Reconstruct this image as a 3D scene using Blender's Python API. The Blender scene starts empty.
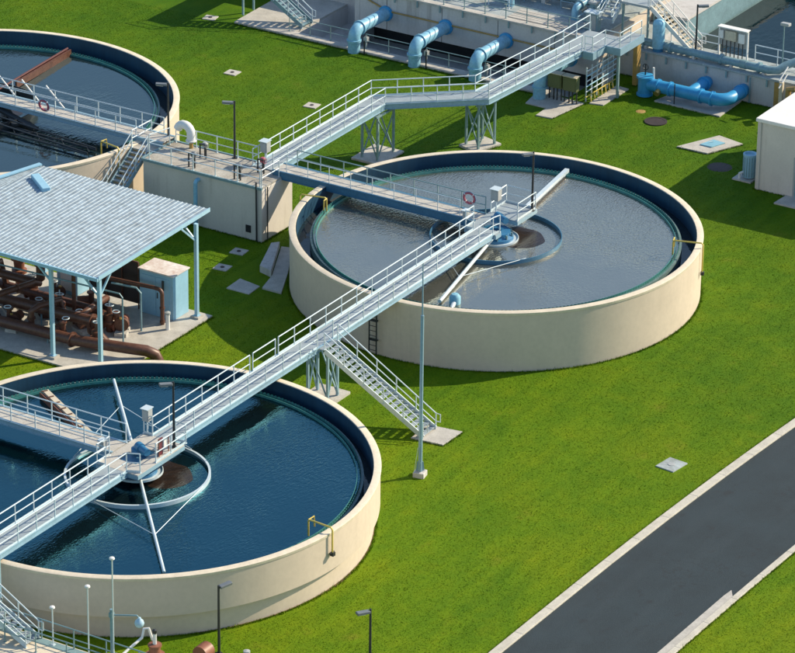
import bpy, bmesh, math, random
import numpy as np
from mathutils import Vector, Matrix
random.seed(4); RNG = np.random.default_rng(4)
PI = math.pi; R = math.radians
S = bpy.context.scene; C = S.collection
# ------------------------------------------------------------ camera, sky, sun, exposure
# plant frame: +X along the long bridge, +Y towards the upper-left clarifier, metres
YAW, PITCH, ROLL = R(31.551), R(24.571), -0.0125
CAM = Vector((-186.98, -108.11, 95.92))
fw = Vector((math.cos(PITCH)*math.cos(YAW), math.cos(PITCH)*math.sin(YAW), -math.sin(PITCH)))
rt0 = Vector((math.sin(YAW), -math.cos(YAW), 0)); up0 = rt0.cross(fw)
rt = math.cos(ROLL)*rt0 - math.sin(ROLL)*up0; up = math.cos(ROLL)*up0 + math.sin(ROLL)*rt0
cd = bpy.data.cameras.new('camera'); cam = bpy.data.objects.new('camera', cd); C.objects.link(cam)
cam.matrix_world = Matrix(((rt.x, up.x, -fw.x, CAM.x), (rt.y, up.y, -fw.y, CAM.y), (rt.z, up.z, -fw.z, CAM.z), (0, 0, 0, 1)))
cd.sensor_width = 36; cd.lens = 36*4000/795; cd.clip_start = 1; cd.clip_end = 3000
S.camera = cam
SUN_AZ, SUN_EL = R(-37), R(33)
sd = Vector((math.cos(SUN_EL)*math.cos(SUN_AZ), math.cos(SUN_EL)*math.sin(SUN_AZ), math.sin(SUN_EL)))
w = bpy.data.worlds.new('World'); S.world = w; w.use_nodes = True
wn = w.node_tree; bgn = wn.nodes['Background']
sky = wn.nodes.new('ShaderNodeTexSky'); sky.sky_type = 'NISHITA'; sky.sun_disc = False
sky.sun_elevation = SUN_EL; sky.sun_rotation = PI/2 - SUN_AZ
sky.air_density = 1.3; sky.dust_density = 0.7; sky.ozone_density = 3.0
wn.links.new(sky.outputs['Color'], bgn.inputs['Color']); bgn.inputs['Strength'].default_value = 0.12
sl = bpy.data.lights.new('sun', 'SUN'); sun = bpy.data.objects.new('sun', sl); C.objects.link(sun)
sl.energy = 4.6; sl.angle = R(0.5); sl.color = (1.0, 0.86, 0.63)
sun.rotation_euler = sd.to_track_quat('Z', 'Y').to_euler(); sun.location = (0, 0, 120)
S.view_settings.view_transform = 'Standard'; S.view_settings.look = 'None'
S.view_settings.exposure = 0.47; S.view_settings.gamma = 1

# ------------------------------------------------------------ materials
def mat(name, col, rough=.6, metal=0., var=.25, scale=1.5, fine=14., bump=.0, col2=None, streak=False, spec=.5, bscale=None, stain=0):
    m = bpy.data.materials.new(name); m.use_nodes = True
    nt = m.node_tree; N = nt.nodes; L = nt.links; b = N['Principled BSDF']
    tc = N.new('ShaderNodeTexCoord'); src = tc.outputs['Object']
    if streak:
        mp = N.new('ShaderNodeMapping'); mp.inputs['Scale'].default_value = (1, 1, .12); L.new(src, mp.inputs['Vector']); src = mp.outputs['Vector']
    n1 = N.new('ShaderNodeTexNoise'); n1.inputs['Scale'].default_value = scale; n1.inputs['Detail'].default_value = 6; n1.inputs['Roughness'].default_value = .62
    n2 = N.new('ShaderNodeTexNoise'); n2.inputs['Scale'].default_value = fine; n2.inputs['Detail'].default_value = 3
    L.new(src, n1.inputs['Vector']); L.new(src, n2.inputs['Vector'])
    mx = N.new('ShaderNodeMath'); mx.operation = 'MULTIPLY_ADD'; mx.inputs[1].default_value = .35; L.new(n2.outputs['Fac'], mx.inputs[0])
    mb = N.new('ShaderNodeMath'); mb.operation = 'MULTIPLY'; mb.inputs[1].default_value = .65; L.new(n1.outputs['Fac'], mb.inputs[0]); L.new(mb.outputs[0], mx.inputs[2])
    cr = N.new('ShaderNodeValToRGB'); e = cr.color_ramp.elements
    e[0].position = .32; e[1].position = .68
    c2 = col2 if col2 else tuple(c*(1-var) for c in col)
    e[0].color = (*c2, 1); e[1].color = (*[min(c*(1+var*.35), .95) for c in col], 1)
    L.new(mx.outputs[0], cr.inputs['Fac']); L.new(cr.outputs['Color'], b.inputs['Base Color'])
    b.inputs['Roughness'].default_value = rough; b.inputs['Metallic'].default_value = metal
    b.inputs['Specular IOR Level'].default_value = spec
    if stain:
        mp2 = N.new('ShaderNodeMapping'); mp2.inputs['Scale'].default_value = (1, 1, .05); L.new(tc.outputs['Object'], mp2.inputs['Vector'])
        ns = N.new('ShaderNodeTexNoise'); ns.inputs['Scale'].default_value = 2.3; ns.inputs['Detail'].default_value = 7; ns.inputs['Roughness'].default_value = .7; L.new(mp2.outputs['Vector'], ns.inputs['Vector'])
        nk = N.new('ShaderNodeTexNoise'); nk.inputs['Scale'].default_value = .22; nk.inputs['Detail'].default_value = 4; L.new(tc.outputs['Object'], nk.inputs['Vector'])
        r1 = N.new('ShaderNodeMapRange'); r1.inputs['From Min'].default_value = .50; r1.inputs['From Max'].default_value = .72; L.new(ns.outputs['Fac'], r1.inputs['Value'])
        r2 = N.new('ShaderNodeMapRange'); r2.inputs['From Min'].default_value = .42; r2.inputs['From Max'].default_value = .62; L.new(nk.outputs['Fac'], r2.inputs['Value'])
        mu = N.new('ShaderNodeMath'); mu.operation = 'MULTIPLY'; L.new(r1.outputs[0], mu.inputs[0]); L.new(r2.outputs[0], mu.inputs[1])
        m_2 = N.new('ShaderNodeMath'); m_2.operation = 'MULTIPLY'; m_2.inputs[1].default_value = stain; L.new(mu.outputs[0], m_2.inputs[0])
        xs = N.new('ShaderNodeMixRGB'); xs.blend_type = 'MULTIPLY'; xs.inputs['Color2'].default_value = (.42, .38, .33, 1); L.new(m_2.outputs[0], xs.inputs['Fac']); L.new(cr.outputs['Color'], xs.inputs['Color1'])
        L.new(xs.outputs[0], b.inputs['Base Color'])
    if bump:
        bp = N.new('ShaderNodeBump'); bp.inputs['Strength'].default_value = bump; bp.inputs['Distance'].default_value = .03
        n3 = N.new('ShaderNodeTexNoise'); n3.inputs['Scale'].default_value = bscale or fine; n3.inputs['Detail'].default_value = 4; L.new(tc.outputs['Object'], n3.inputs['Vector'])
        L.new(n3.outputs['Fac'], bp.inputs['Height']); L.new(bp.outputs['Normal'], b.inputs['Normal'])
    return m
def water_mat(name, col, col2, rough=.04, ripple=.25, rscale=2.2, scale=.25, ior=1.33, tint=(1, 1, 1)):
    m = mat(name, col, rough, 0, .3, scale, 2.5, 0, col2)
    nt = m.node_tree; N = nt.nodes; L = nt.links; b = N['Principled BSDF']
    b.inputs['IOR'].default_value = ior; b.inputs['Specular Tint'].default_value = (*tint, 1)
    tc = N.new('ShaderNodeTexCoord'); mp = N.new('ShaderNodeMapping'); mp.inputs['Scale'].default_value = (1, 2.2, 1); mp.inputs['Rotation'].default_value = (0, 0, .5)
    L.new(tc.outputs['Object'], mp.inputs['Vector'])
    n = N.new('ShaderNodeTexNoise'); n.inputs['Scale'].default_value = rscale; n.inputs['Detail'].default_value = 2; L.new(mp.outputs['Vector'], n.inputs['Vector'])
    bp = N.new('ShaderNodeBump'); bp.inputs['Distance'].default_value = .07
    nq = N.new('ShaderNodeTexNoise'); nq.inputs['Scale'].default_value = .16; nq.inputs['Detail'].default_value = 3; L.new(tc.outputs['Object'], nq.inputs['Vector'])
    rq = N.new('ShaderNodeMapRange'); rq.inputs['From Min'].default_value = .40; rq.inputs['From Max'].default_value = .62; rq.inputs['To Min'].default_value = ripple*.3; rq.inputs['To Max'].default_value = min(1, ripple*2.3)
    L.new(nq.outputs['Fac'], rq.inputs['Value']); L.new(rq.outputs[0], bp.inputs['Strength'])
    L.new(n.outputs['Fac'], bp.inputs['Height']); L.new(bp.outputs['Normal'], b.inputs['Normal'])
    return m
def grass_mat():
    m = bpy.data.materials.new('grass'); m.use_nodes = True
    nt = m.node_tree; N = nt.nodes; L = nt.links; b = N['Principled BSDF']
    tc = N.new('ShaderNodeTexCoord')
    def noise(s, d=5):
        n = N.new('ShaderNodeTexNoise'); n.inputs['Scale'].default_value = s; n.inputs['Detail'].default_value = d; n.inputs['Roughness'].default_value = .65
        L.new(tc.outputs['Object'], n.inputs['Vector']); return n.outputs['Fac']
    def ramp(f, stops):
        r = N.new('ShaderNodeValToRGB'); e = r.color_ramp.elements
        while len(e) < len(stops): e.new(.5)
        for el, (p, c) in zip(e, stops): el.position = p; el.color = (*c, 1)
        L.new(f, r.inputs['Fac']); return r.outputs['Color']
    big = ramp(noise(.09, 4), [(.36, (.068, .156, .001)), (.48, (.106, .196, .001)), (.60, (.158, .220, .001))])
    mid = ramp(noise(.7, 8), [(.30, (.068, .156, .001)), (.5, (.110, .196, .001)), (.68, (.158, .220, .001))])
    fin = ramp(noise(9, 3), [(.3, (.75, .8, .75)), (.52, (1, 1, 1)), (.75, (1.2, 1.18, 1.1))])
    m1 = N.new('ShaderNodeMixRGB'); m1.inputs['Fac'].default_value = .5; L.new(big, m1.inputs['Color1']); L.new(mid, m1.inputs['Color2'])
    m2 = N.new('ShaderNodeMixRGB'); m2.blend_type = 'MULTIPLY'; m2.inputs['Fac'].default_value = .55; L.new(m1.outputs[0], m2.inputs['Color1']); L.new(fin, m2.inputs['Color2'])
    mpw = N.new('ShaderNodeMapping'); mpw.inputs['Scale'].default_value = (.10, 1.1, 1); mpw.inputs['Rotation'].default_value = (0, 0, .12); L.new(tc.outputs['Object'], mpw.inputs['Vector'])
    nw = N.new('ShaderNodeTexNoise'); nw.inputs['Scale'].default_value = 1.3; nw.inputs['Detail'].default_value = 3; L.new(mpw.outputs['Vector'], nw.inputs['Vector'])
    mow = ramp(nw.outputs['Fac'], [(.35, (.80, .86, .8)), (.65, (1.12, 1.08, 1.0))])
    mwx = N.new('ShaderNodeMixRGB'); mwx.blend_type = 'MULTIPLY'; mwx.inputs['Fac'].default_value = .7; L.new(m2.outputs[0], mwx.inputs['Color1']); L.new(mow, mwx.inputs['Color2']); m2 = mwx
    dry = ramp(noise(.35, 7), [(.62, (0, 0, 0)), (.78, (1, 1, 1))])
    m3 = N.new('ShaderNodeMixRGB'); L.new(m2.outputs[0], m3.inputs['Color1']); m3.inputs['Color2'].default_value = (.19, .18, .02, 1)
    mm = N.new('ShaderNodeMath'); mm.operation = 'MULTIPLY'; mm.inputs[1].default_value = .55; L.new(dry, mm.inputs[0]); L.new(mm.outputs[0], m3.inputs['Fac'])
    # the lawn colour turns darker and greener towards +X
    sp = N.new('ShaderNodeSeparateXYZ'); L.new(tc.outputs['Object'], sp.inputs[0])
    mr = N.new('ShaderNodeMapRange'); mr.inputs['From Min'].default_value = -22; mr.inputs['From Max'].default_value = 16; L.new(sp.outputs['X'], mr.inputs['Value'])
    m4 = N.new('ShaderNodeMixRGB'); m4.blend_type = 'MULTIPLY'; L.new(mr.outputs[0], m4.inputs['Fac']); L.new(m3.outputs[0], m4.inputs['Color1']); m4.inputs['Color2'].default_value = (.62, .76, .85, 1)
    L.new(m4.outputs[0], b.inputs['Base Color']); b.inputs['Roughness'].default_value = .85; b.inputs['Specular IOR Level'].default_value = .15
    bp = N.new('ShaderNodeBump'); bp.inputs['Strength'].default_value = .6; bp.inputs['Distance'].default_value = .06
    L.new(noise(7, 5), bp.inputs['Height']); L.new(bp.outputs['Normal'], b.inputs['Normal'])
    return m
def asphalt_mat():
    m = mat('asphalt', (.017, .033, .043), .8, var=.34, scale=.35, fine=45, bump=.6, bscale=45)
    nt = m.node_tree; N = nt.nodes; L = nt.links; b = N['Principled BSDF']
    src = b.inputs['Base Color'].links[0].from_socket
    tc = N.new('ShaderNodeTexCoord')
    def mask(node, lo, hi, amt):
        q = N.new('ShaderNodeMapRange'); q.inputs['From Min'].default_value = lo; q.inputs['From Max'].default_value = hi; q.inputs['To Max'].default_value = amt; L.new(node, q.inputs['Value']); return q.outputs[0]
    def layer(fac, col):
        nonlocal src
        x = N.new('ShaderNodeMixRGB'); x.inputs['Color2'].default_value = (*col, 1); L.new(fac, x.inputs['Fac']); L.new(src, x.inputs['Color1']); src = x.outputs[0]
    mp = N.new('ShaderNodeMapping'); mp.inputs['Scale'].default_value = (.12, .8, 1); L.new(tc.outputs['Object'], mp.inputs['Vector'])
    n = N.new('ShaderNodeTexNoise'); n.inputs['Scale'].default_value = 1.2; n.inputs['Detail'].default_value = 6; L.new(mp.outputs[0], n.inputs['Vector'])
    layer(mask(n.outputs['Fac'], .5, .7, .4), (.026, .042, .052))          # worn wheel paths
    n = N.new('ShaderNodeTexNoise'); n.inputs['Scale'].default_value = .8; n.inputs['Detail'].default_value = 8; L.new(tc.outputs['Object'], n.inputs['Vector'])
    layer(mask(n.outputs['Fac'], .62, .7, .6), (.012, .016, .020))         # oil and tar spots
    v = N.new('ShaderNodeTexVoronoi'); v.feature = 'DISTANCE_TO_EDGE'; v.inputs['Scale'].default_value = .28; v.inputs['Randomness'].default_value = 1
    nd = N.new('ShaderNodeTexNoise'); nd.inputs['Scale'].default_value = 1.5; nd.inputs['Detail'].default_value = 5; L.new(tc.outputs['Object'], nd.inputs['Vector'])
    ad = N.new('ShaderNodeMixRGB'); ad.blend_type = 'ADD'; ad.inputs['Fac'].default_value = .8; L.new(tc.outputs['Object'], ad.inputs['Color1']); L.new(nd.outputs['Color'], ad.inputs['Color2']); L.new(ad.outputs[0], v.inputs['Vector'])
    layer(mask(v.outputs['Distance'], .006, .0, .55), (.010, .013, .016))  # hairline cracks
    L.new(src, b.inputs['Base Color']); return m
M = dict(
 grass=grass_mat(),
 asphalt=asphalt_mat(),
 kerb=mat('kerb_concrete', (.58, .55, .47), .8, var=.3, scale=1.2, fine=12, bump=.3),
 cream=mat('cream_wall_paint', (.62, .525, .425), .75, var=.10, scale=.5, fine=4, bump=.1, bscale=5, stain=.17),
 lip=mat('cream_coping', (.70, .62, .49), .7, var=.18, scale=2, fine=10, bump=.15),
 navy=mat('blue_tank_lining', (.012, .060, .115), .5, var=.35, scale=.8, fine=5, streak=True),
 teal=mat('teal_weir', (.06, .25, .24), .5, var=.35, scale=2, fine=9),
 algae=mat('launder_concrete', (.16, .24, .24), .6, var=.45, scale=1.3, fine=9, col2=(.05, .10, .10)),
 alum=mat('pale_aluminium', (.62, .72, .77), .42, .2, var=.16, scale=2, fine=14),
 grating=mat('aluminium_grating', (.33, .39, .43), .6, .1, var=.25, scale=1.2, fine=22, bump=.5, bscale=26),
 girder=mat('blue_grey_girder', (.27, .42, .52), .5, .15, var=.2, scale=1, fine=8),
 bluegird=mat('blue_girder', (.05, .17, .28), .5, .0, var=.25, scale=1, fine=8),
 steelleg=mat('grey_green_steel', (.22, .34, .36), .55, .1, var=.25, scale=2, fine=10),
 concrete=mat('grey_concrete', (.56, .545, .53), .85, var=.16, scale=.5, fine=7, bump=.2, stain=.7),
 padc=mat('pale_slab_concrete', (.50, .48, .44), .85, var=.3, scale=1.4, fine=11, bump=.25),
 deckc=mat('worn_deck_concrete', (.46, .45, .41), .85, var=.4, scale=.8, fine=9, bump=.2, col2=(.22, .19, .15)),
 bluedeck=mat('weathered_blue_deck', (.40, .46, .48), .8, var=.35, scale=.8, fine=8, bump=.15, col2=(.20, .22, .21)),
 bluepipe=mat('blue_pipe_paint', (.26, .54, .71), .42, var=.34, scale=1.5, fine=8),
 deepblue=mat('bright_blue_paint', (.04, .32, .62), .42, var=.2, scale=1.5, fine=8),
 bluepad=mat('blue_hatch', (.22, .47, .60), .6, var=.2, scale=3, fine=9),
 rust=mat('brown_pipe_paint', (.13, .055, .035), .45, var=.45, scale=2.5, fine=10),
 brick=mat('red_brown_valve_paint', (.26, .10, .06), .5, var=.3, scale=3, fine=11),
 roof=mat('galvanised_roof', (.33, .42, .49), .5, .1, var=.5, scale=2.2, fine=5, bump=.1),
 shedblue=mat('pale_blue_steel', (.33, .55, .70), .45, .05, var=.14, scale=1.5, fine=8),
 cabblue=mat('blue_cabinet', (.30, .54, .70), .5, var=.12, scale=1, fine=6),
 rusttop=mat('rusty_top', (.78, .78, .78), .7, var=.3, scale=.9, fine=5, col2=(.52, .38, .33)),
 soil=mat('bare_soil', (.17, .105, .055), .9, var=.5, scale=3, fine=14, bump=.5),
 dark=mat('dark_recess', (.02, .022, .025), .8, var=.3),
 brownpanel=mat('dark_brown_panel', (.045, .035, .032), .6, var=.3),
 black=mat('dark_post_paint', (.028, .032, .036), .45, var=.2),
 lampgrey=mat('lamp_grey', (.18, .20, .22), .45, .2, var=.2),
 white=mat('white_paint', (.78, .78, .76), .5, var=.1, scale=2),
 whitewall=mat('white_building_wall', (.64, .60, .55), .75, var=.1, scale=.8, fine=8, bump=.1, stain=.5),
 whiteroof=mat('white_membrane_roof', (.80, .79, .77), .7, var=.14, scale=.6, fine=6),
 yellow=mat('yellow_pipe_paint', (.60, .47, .10), .45, var=.2),
 gold=mat('ochre_pipe', (.42, .27, .08), .55, var=.35),
 olive=mat('olive_panel', (.12, .14, .06), .5, var=.15),
 maroon=mat('maroon_panel', (.16, .03, .04), .5, var=.2),
 lifered=mat('life_ring_red', (.42, .10, .14), .5, var=.2),
 redblade=mat('red_brown_skimmer', (.10, .022, .022), .6, var=.4, scale=2),
 drive=mat('blue_drive_paint', (.03, .17, .34), .4, var=.2),
 greypipe=mat('grey_blue_pipe', (.20, .33, .38), .45, .05, var=.3, scale=1, fine=8),
 cream2=mat('cream_beam', (.62, .55, .42), .6, var=.25, scale=3),
 brass=mat('brass', (.55, .38, .12), .35, .7, var=.3),
 ironlid=mat('iron_manhole', (.055, .040, .038), .6, .2, var=.3, scale=4),
 grey=mat('grey_box', (.40, .42, .42), .5, var=.15),
 globe=mat('blue_white_globe', (.42, .60, .74), .25, var=.15),
 waterA=water_mat('deep_blue_water', (.003, .008, .009), (.003, .005, .006), .02, .21, 4.2, ior=2.5, tint=(.03, .62, .82)),
 waterB=water_mat('grey_water', (.085, .088, .078), (.055, .060, .055), .025, .30, 4.0, .35, ior=4.6, tint=(1, .92, .79)),
 waterC=water_mat('teal_grey_water', (.012, .022, .024), (.009, .018, .020), .03, .18, 3.0, ior=1.9, tint=(.5, .9, 1.0)),
 waterD=water_mat('dark_green_water', (.003, .014, .018), (.002, .009, .012), .05, .2, 1.4, ior=1.25, tint=(.3, .8, .9)),
 waterE=water_mat('launder_water', (.004, .020, .030), (.002, .012, .02), .05, .1, 2),
 sludge_shade=water_mat('brown_scum_shade', (.030, .018, .012), (.014, .010, .008), .22, .1, 3, 1.2),
)

# ------------------------------------------------------------ geometry helpers
class G:
    def __init__(s): s.v = []; s.f = []
    def add(s, vs, fs):
        o = len(s.v); s.v += [tuple(p) for p in vs]; s.f += [tuple(i+o for i in f) for f in fs]; return s
    def box(s, x0, x1, y0, y1, z0, z1):
        return s.add([(x, y, z) for z in (z0, z1) for y in (y0, y1) for x in (x0, x1)],
                     [(0, 2, 3, 1), (4, 5, 7, 6), (0, 1, 5, 4), (2, 6, 7, 3), (0, 4, 6, 2), (1, 3, 7, 5)])
    def cbox(s, c, sx, sy, sz, rz=0):
        co, si = math.cos(rz), math.sin(rz); vs = []
        for z in (-sz/2, sz/2):
            for y in (-sy/2, sy/2):
                for x in (-sx/2, sx/2): vs.append((c[0]+x*co-y*si, c[1]+x*si+y*co, c[2]+z))
        return s.add(vs, [(0, 2, 3, 1), (4, 5, 7, 6), (0, 1, 5, 4), (2, 6, 7, 3), (0, 4, 6, 2), (1, 3, 7, 5)])
    def beam(s, p, q, wd, h):                    # box from p to q, width wd (horizontal), height h
        p = Vector(p); q = Vector(q); d = (q-p).normalized()
        a = d.cross(Vector((0, 0, 1))); a = a.normalized() if a.length > 1e-4 else Vector((1, 0, 0))
        b = a.cross(d).normalized(); a = a*wd/2; b = b*h/2
        vs = [e + sa*a + sb*b for e in (p, q) for sb in (-1, 1) for sa in (-1, 1)]
        return s.add(vs, [(0, 2, 3, 1), (4, 5, 7, 6), (0, 1, 5, 4), (2, 6, 7, 3), (0, 4, 6, 2), (1, 3, 7, 5)])
    def tube(s, pts, r, n=8, caps=True):
        P = [Vector(p) for p in pts]; o = len(s.v); K = len(P)
        rr = r if isinstance(r, (list, tuple)) else [r]*K
        u = None
        for i in range(K):
            t = (P[min(i+1, K-1)]-P[max(i-1, 0)]).normalized()
            if u is None:
                u = t.cross(Vector((0, 0, 1)))
                if u.length < 1e-3: u = Vector((1, 0, 0))
            u = (u - t*u.dot(t)).normalized(); vv = t.cross(u)
            for k in range(n):
                a = 2*PI*k/n; s.v.append(tuple(P[i] + (u*math.cos(a)+vv*math.sin(a))*rr[i]))
        for i in range(K-1):
            for k in range(n):
                a, b = o+i*n+k, o+i*n+(k+1) % n; s.f.append((a, b, b+n, a+n))
        if caps:
            s.f.append(tuple(o+k for k in range(n))[::-1]); s.f.append(tuple(o+(K-1)*n+k for k in range(n)))
        return s
    def lathe(s, prof, c=(0, 0, 0), n=24, close=False):
        o = len(s.v); K = len(prof)
        for r, z in prof:
            for k in range(n):
                a = 2*PI*k/n; s.v.append((c[0]+r*math.cos(a), c[1]+r*math.sin(a), c[2]+z))
        for i in range(K if close else K-1):
            j = (i+1) % K
            for k in range(n):
                k2 = (k+1) % n; s.f.append((o+i*n+k, o+i*n+k2, o+j*n+k2, o+j*n+k))
        return s
    def disc(s, c, r, n=96, r0=0):
        o = len(s.v)
        if r0 == 0:
            s.v += [(c[0]+r*math.cos(2*PI*k/n), c[1]+r*math.sin(2*PI*k/n), c[2]) for k in range(n)]
            s.f.append(tuple(range(o, o+n))); return s
        return s.lathe([(r0, 0), (r, 0)], c, n)
    def prism(s, poly, z0, z1):
        n = len(poly)
        return s.add([(x, y, z0) for x, y in poly]+[(x, y, z1) for x, y in poly],
                     [tuple(range(n))[::-1], tuple(range(n, 2*n))]+[(i, (i+1) % n, n+(i+1) % n, n+i) for i in range(n)])
    def torus(s, c, r, t, ax=(0, 0, 1), n=28, m=8):
        ax = Vector(ax).normalized(); a = ax.cross(Vector((0, 0, 1)))
        a = a.normalized() if a.length > 1e-3 else Vector((1, 0, 0)); b = ax.cross(a); o = len(s.v); c = Vector(c)
        for i in range(n):
            d = a*math.cos(2*PI*i/n)+b*math.sin(2*PI*i/n)
            for k in range(m): s.v.append(tuple(c + d*(r+t*math.cos(2*PI*k/m)) + ax*t*math.sin(2*PI*k/m)))
        for i in range(n):
            for k in range(m):
                i2, k2 = (i+1) % n, (k+1) % m; s.f.append((o+i*m+k, o+i2*m+k, o+i2*m+k2, o+i*m+k2))
        return s
def mesh(name, g, m, off=(0, 0, 0), smooth=False):
    me = bpy.data.meshes.new(name)
    me.from_pydata([(x-off[0], y-off[1], z-off[2]) for x, y, z in g.v], [], g.f)
    bm = bmesh.new(); bm.from_mesh(me); bmesh.ops.recalc_face_normals(bm, faces=bm.faces); bm.to_mesh(me); bm.free()
    if smooth:
        me.shade_smooth()
        try: me.set_sharp_from_angle(angle=R(40))
        except Exception: pass
    me.materials.append(M[m] if isinstance(m, str) else m)
    return me
def world_off(o):
    x = Vector((0, 0, 0))
    while o: x += o.location; o = o.parent
    return x
def obj(name, g, m, parent=None, smooth=False, local=False, bevel=0):
    off = (0, 0, 0) if local or parent is None else world_off(parent)
    o = bpy.data.objects.new(name, mesh(name, g, m, off, smooth)); C.objects.link(o); o.parent = parent
    if bevel:
        b = o.modifiers.new('bevel', 'BEVEL'); b.width = bevel; b.segments = 2; b.limit_method = 'ANGLE'
    return o
def tag(o, label=None, cat=None, group=None, kind=None):
    if label: o['label'] = label
    if cat: o['category'] = cat
    if group: o['group'] = group
    if kind: o['kind'] = kind
    return o
def thing(name, label, cat, loc=(0, 0, 0), rz=0, group=None):
    o = bpy.data.objects.new(name, None); C.objects.link(o); o.location = loc; o.rotation_euler = (0, 0, rz)
    o.empty_display_size = .3
    return tag(o, label, cat, group)
def struct(name, g, m, smooth=False): return tag(obj(name, g, m, None, smooth), kind='structure')
def inst(name, me, parent, loc, rz=0):
    o = bpy.data.objects.new(name, me); C.objects.link(o); o.parent = parent; o.location = Vector(loc)-world_off(parent); o.rotation_euler = (0, 0, rz); return o
def dup(root, loc, rz=None, label=None):
    def cp(o, par):
        c = o.copy(); C.objects.link(c); c.parent = par
        for ch in list(o.children): cp(ch, c)
        return c
    r = cp(root, None); r.location = loc
    if rz is not None: r.rotation_euler = (0, 0, rz)
    if label: r['label'] = label
    return r
def arc(c, r, a0, a1, n, plane):                 # plane = (e1, e2)
    e1, e2 = Vector(plane[0]), Vector(plane[1]); c = Vector(c)
    return [c + e1*r*math.cos(a0+(a1-a0)*i/n) + e2*r*math.sin(a0+(a1-a0)*i/n) for i in range(n+1)]
POST = {}
def post_mesh(h, m, r):
    k = (round(h, 3), m, r)
    if k not in POST: POST[k] = mesh('post', G().tube([(0, 0, 0), (0, 0, h)], r, 6).box(-.06, .06, -.06, .06, 0, .02), m)
    return POST[k]
def railing(parent, pts, h=1.08, step=1.6, m='alum', toe=True, r=.036, mid=True, ends=True):
    """handrail along pts (3-D deck-edge points): rails in one part, each post a sub-part"""
    P = [Vector(p) for p in pts]; g = G(); Z = Vector((0, 0, 1))
    g.tube([p+Z*h for p in P], r, 7)
    if mid: g.tube([p+Z*h*.52 for p in P], r*.85, 7)
    if toe:
        for a, b in zip(P[:-1], P[1:]): g.beam(a+Z*.07, b+Z*.07, .012, .13)
    rl = obj('railing', g, m, parent, True)
    for i, (a, b) in enumerate(zip(P[:-1], P[1:])):
        n = max(1, round((b-a).length/step))
        for k in range(n + (1 if i == len(P)-2 and ends else 0)):
            if i == 0 and k == 0 and not ends: continue
            inst('post', post_mesh(h, m, r*.95), rl, a.lerp(b, k/n))
    return rl
def offset(path, d):
    out = []
    for i, p in enumerate(path):
        p = Vector(p); ns = []
        for j in (i-1, i):
            if 0 <= j < len(path)-1:
                t = (Vector(path[j+1])-Vector(path[j])).normalized(); ns.append(Vector((-t.y, t.x, 0)))
        n = sum(ns, Vector()).normalized(); out.append(p + n*d/max(.3, n.dot(ns[0])))
    return out
def walkway(t, path, wd, girder='girder', gh=.27, deck='grating', panel=3.0, flange=True):
    """grating panels between two channel girders along a level 3-D path"""
    for side in (-1, 1):
        e = offset(path, side*(wd/2+.06)); g = G()
        for a, b in zip(e[:-1], e[1:]):
            g.beam(a-Vector((0, 0, gh/2-.03)), b-Vector((0, 0, gh/2-.03)), .05, gh)
            if flange:
                for z in (.02, -gh+.045): g.beam(a+Vector((0, 0, z)), b+Vector((0, 0, z)), .15, .03)
        obj('girder', g, girder, t)
    l, r = offset(path, wd/2), offset(path, -wd/2)
    for i in range(len(path)-1):
        n = max(1, round((Vector(path[i+1])-Vector(path[i])).length/panel)); gap = .006
        for k in range(n):
            a, b = k/n+gap/n, (k+1)/n-gap/n
            q = [l[i].lerp(l[i+1], a), r[i].lerp(r[i+1], a), r[i].lerp(r[i+1], b), l[i].lerp(l[i+1], b)]
            obj('deck_panel', G().prism([(p.x, p.y) for p in q], path[i][2]-.05, path[i][2]), deck, t)
def stair(t, top, foot, wd, n, m='alum', rails=(1, -1), railm='alum', tread='grating'):
    """straight flight from top to foot (edge centres); stringers, treads, rails as parts"""
    top, foot = Vector(top), Vector(foot); run = (foot-top); hd = Vector((run.x, run.y, 0)).normalized(); sdv = Vector((-hd.y, hd.x, 0))
    rz = math.atan2(hd.y, hd.x); d = Vector((run.x, run.y, 0)).length/n
    for s_ in (-1, 1):
        g = G().beam(top+sdv*s_*wd/2+Vector((0, 0, -.10)), foot+sdv*s_*wd/2+Vector((0, 0, .10)), .05, .30); obj('stringer', g, m, t)
    tm = mesh('tread', G().cbox((0, 0, -.02), d*.86, wd-.06, .045).cbox((d*.42, 0, -.03), .03, wd-.06, .06), tread)
    for k in range(n):
        p = top + hd*(d*(k+.5)); p.z = top.z + run.z*(k+1)/(n+1)
        inst('tread', tm, t, p, rz)
    for s_ in rails:
        a, b = top+sdv*s_*(wd/2+.03), foot+sdv*s_*(wd/2+.03)
        rl = railing(t, [a, b], 1.0, 1.5, railm, False)
        e = b + hd*.28
        g = G().tube([b+Vector((0, 0, 1.0)), e+Vector((0, 0, .98)), e+Vector((0, 0, .52)), b+Vector((0, 0, .52))], .032, 7)
        obj('rail_return', g, railm, rl, True)
    return t

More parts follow.
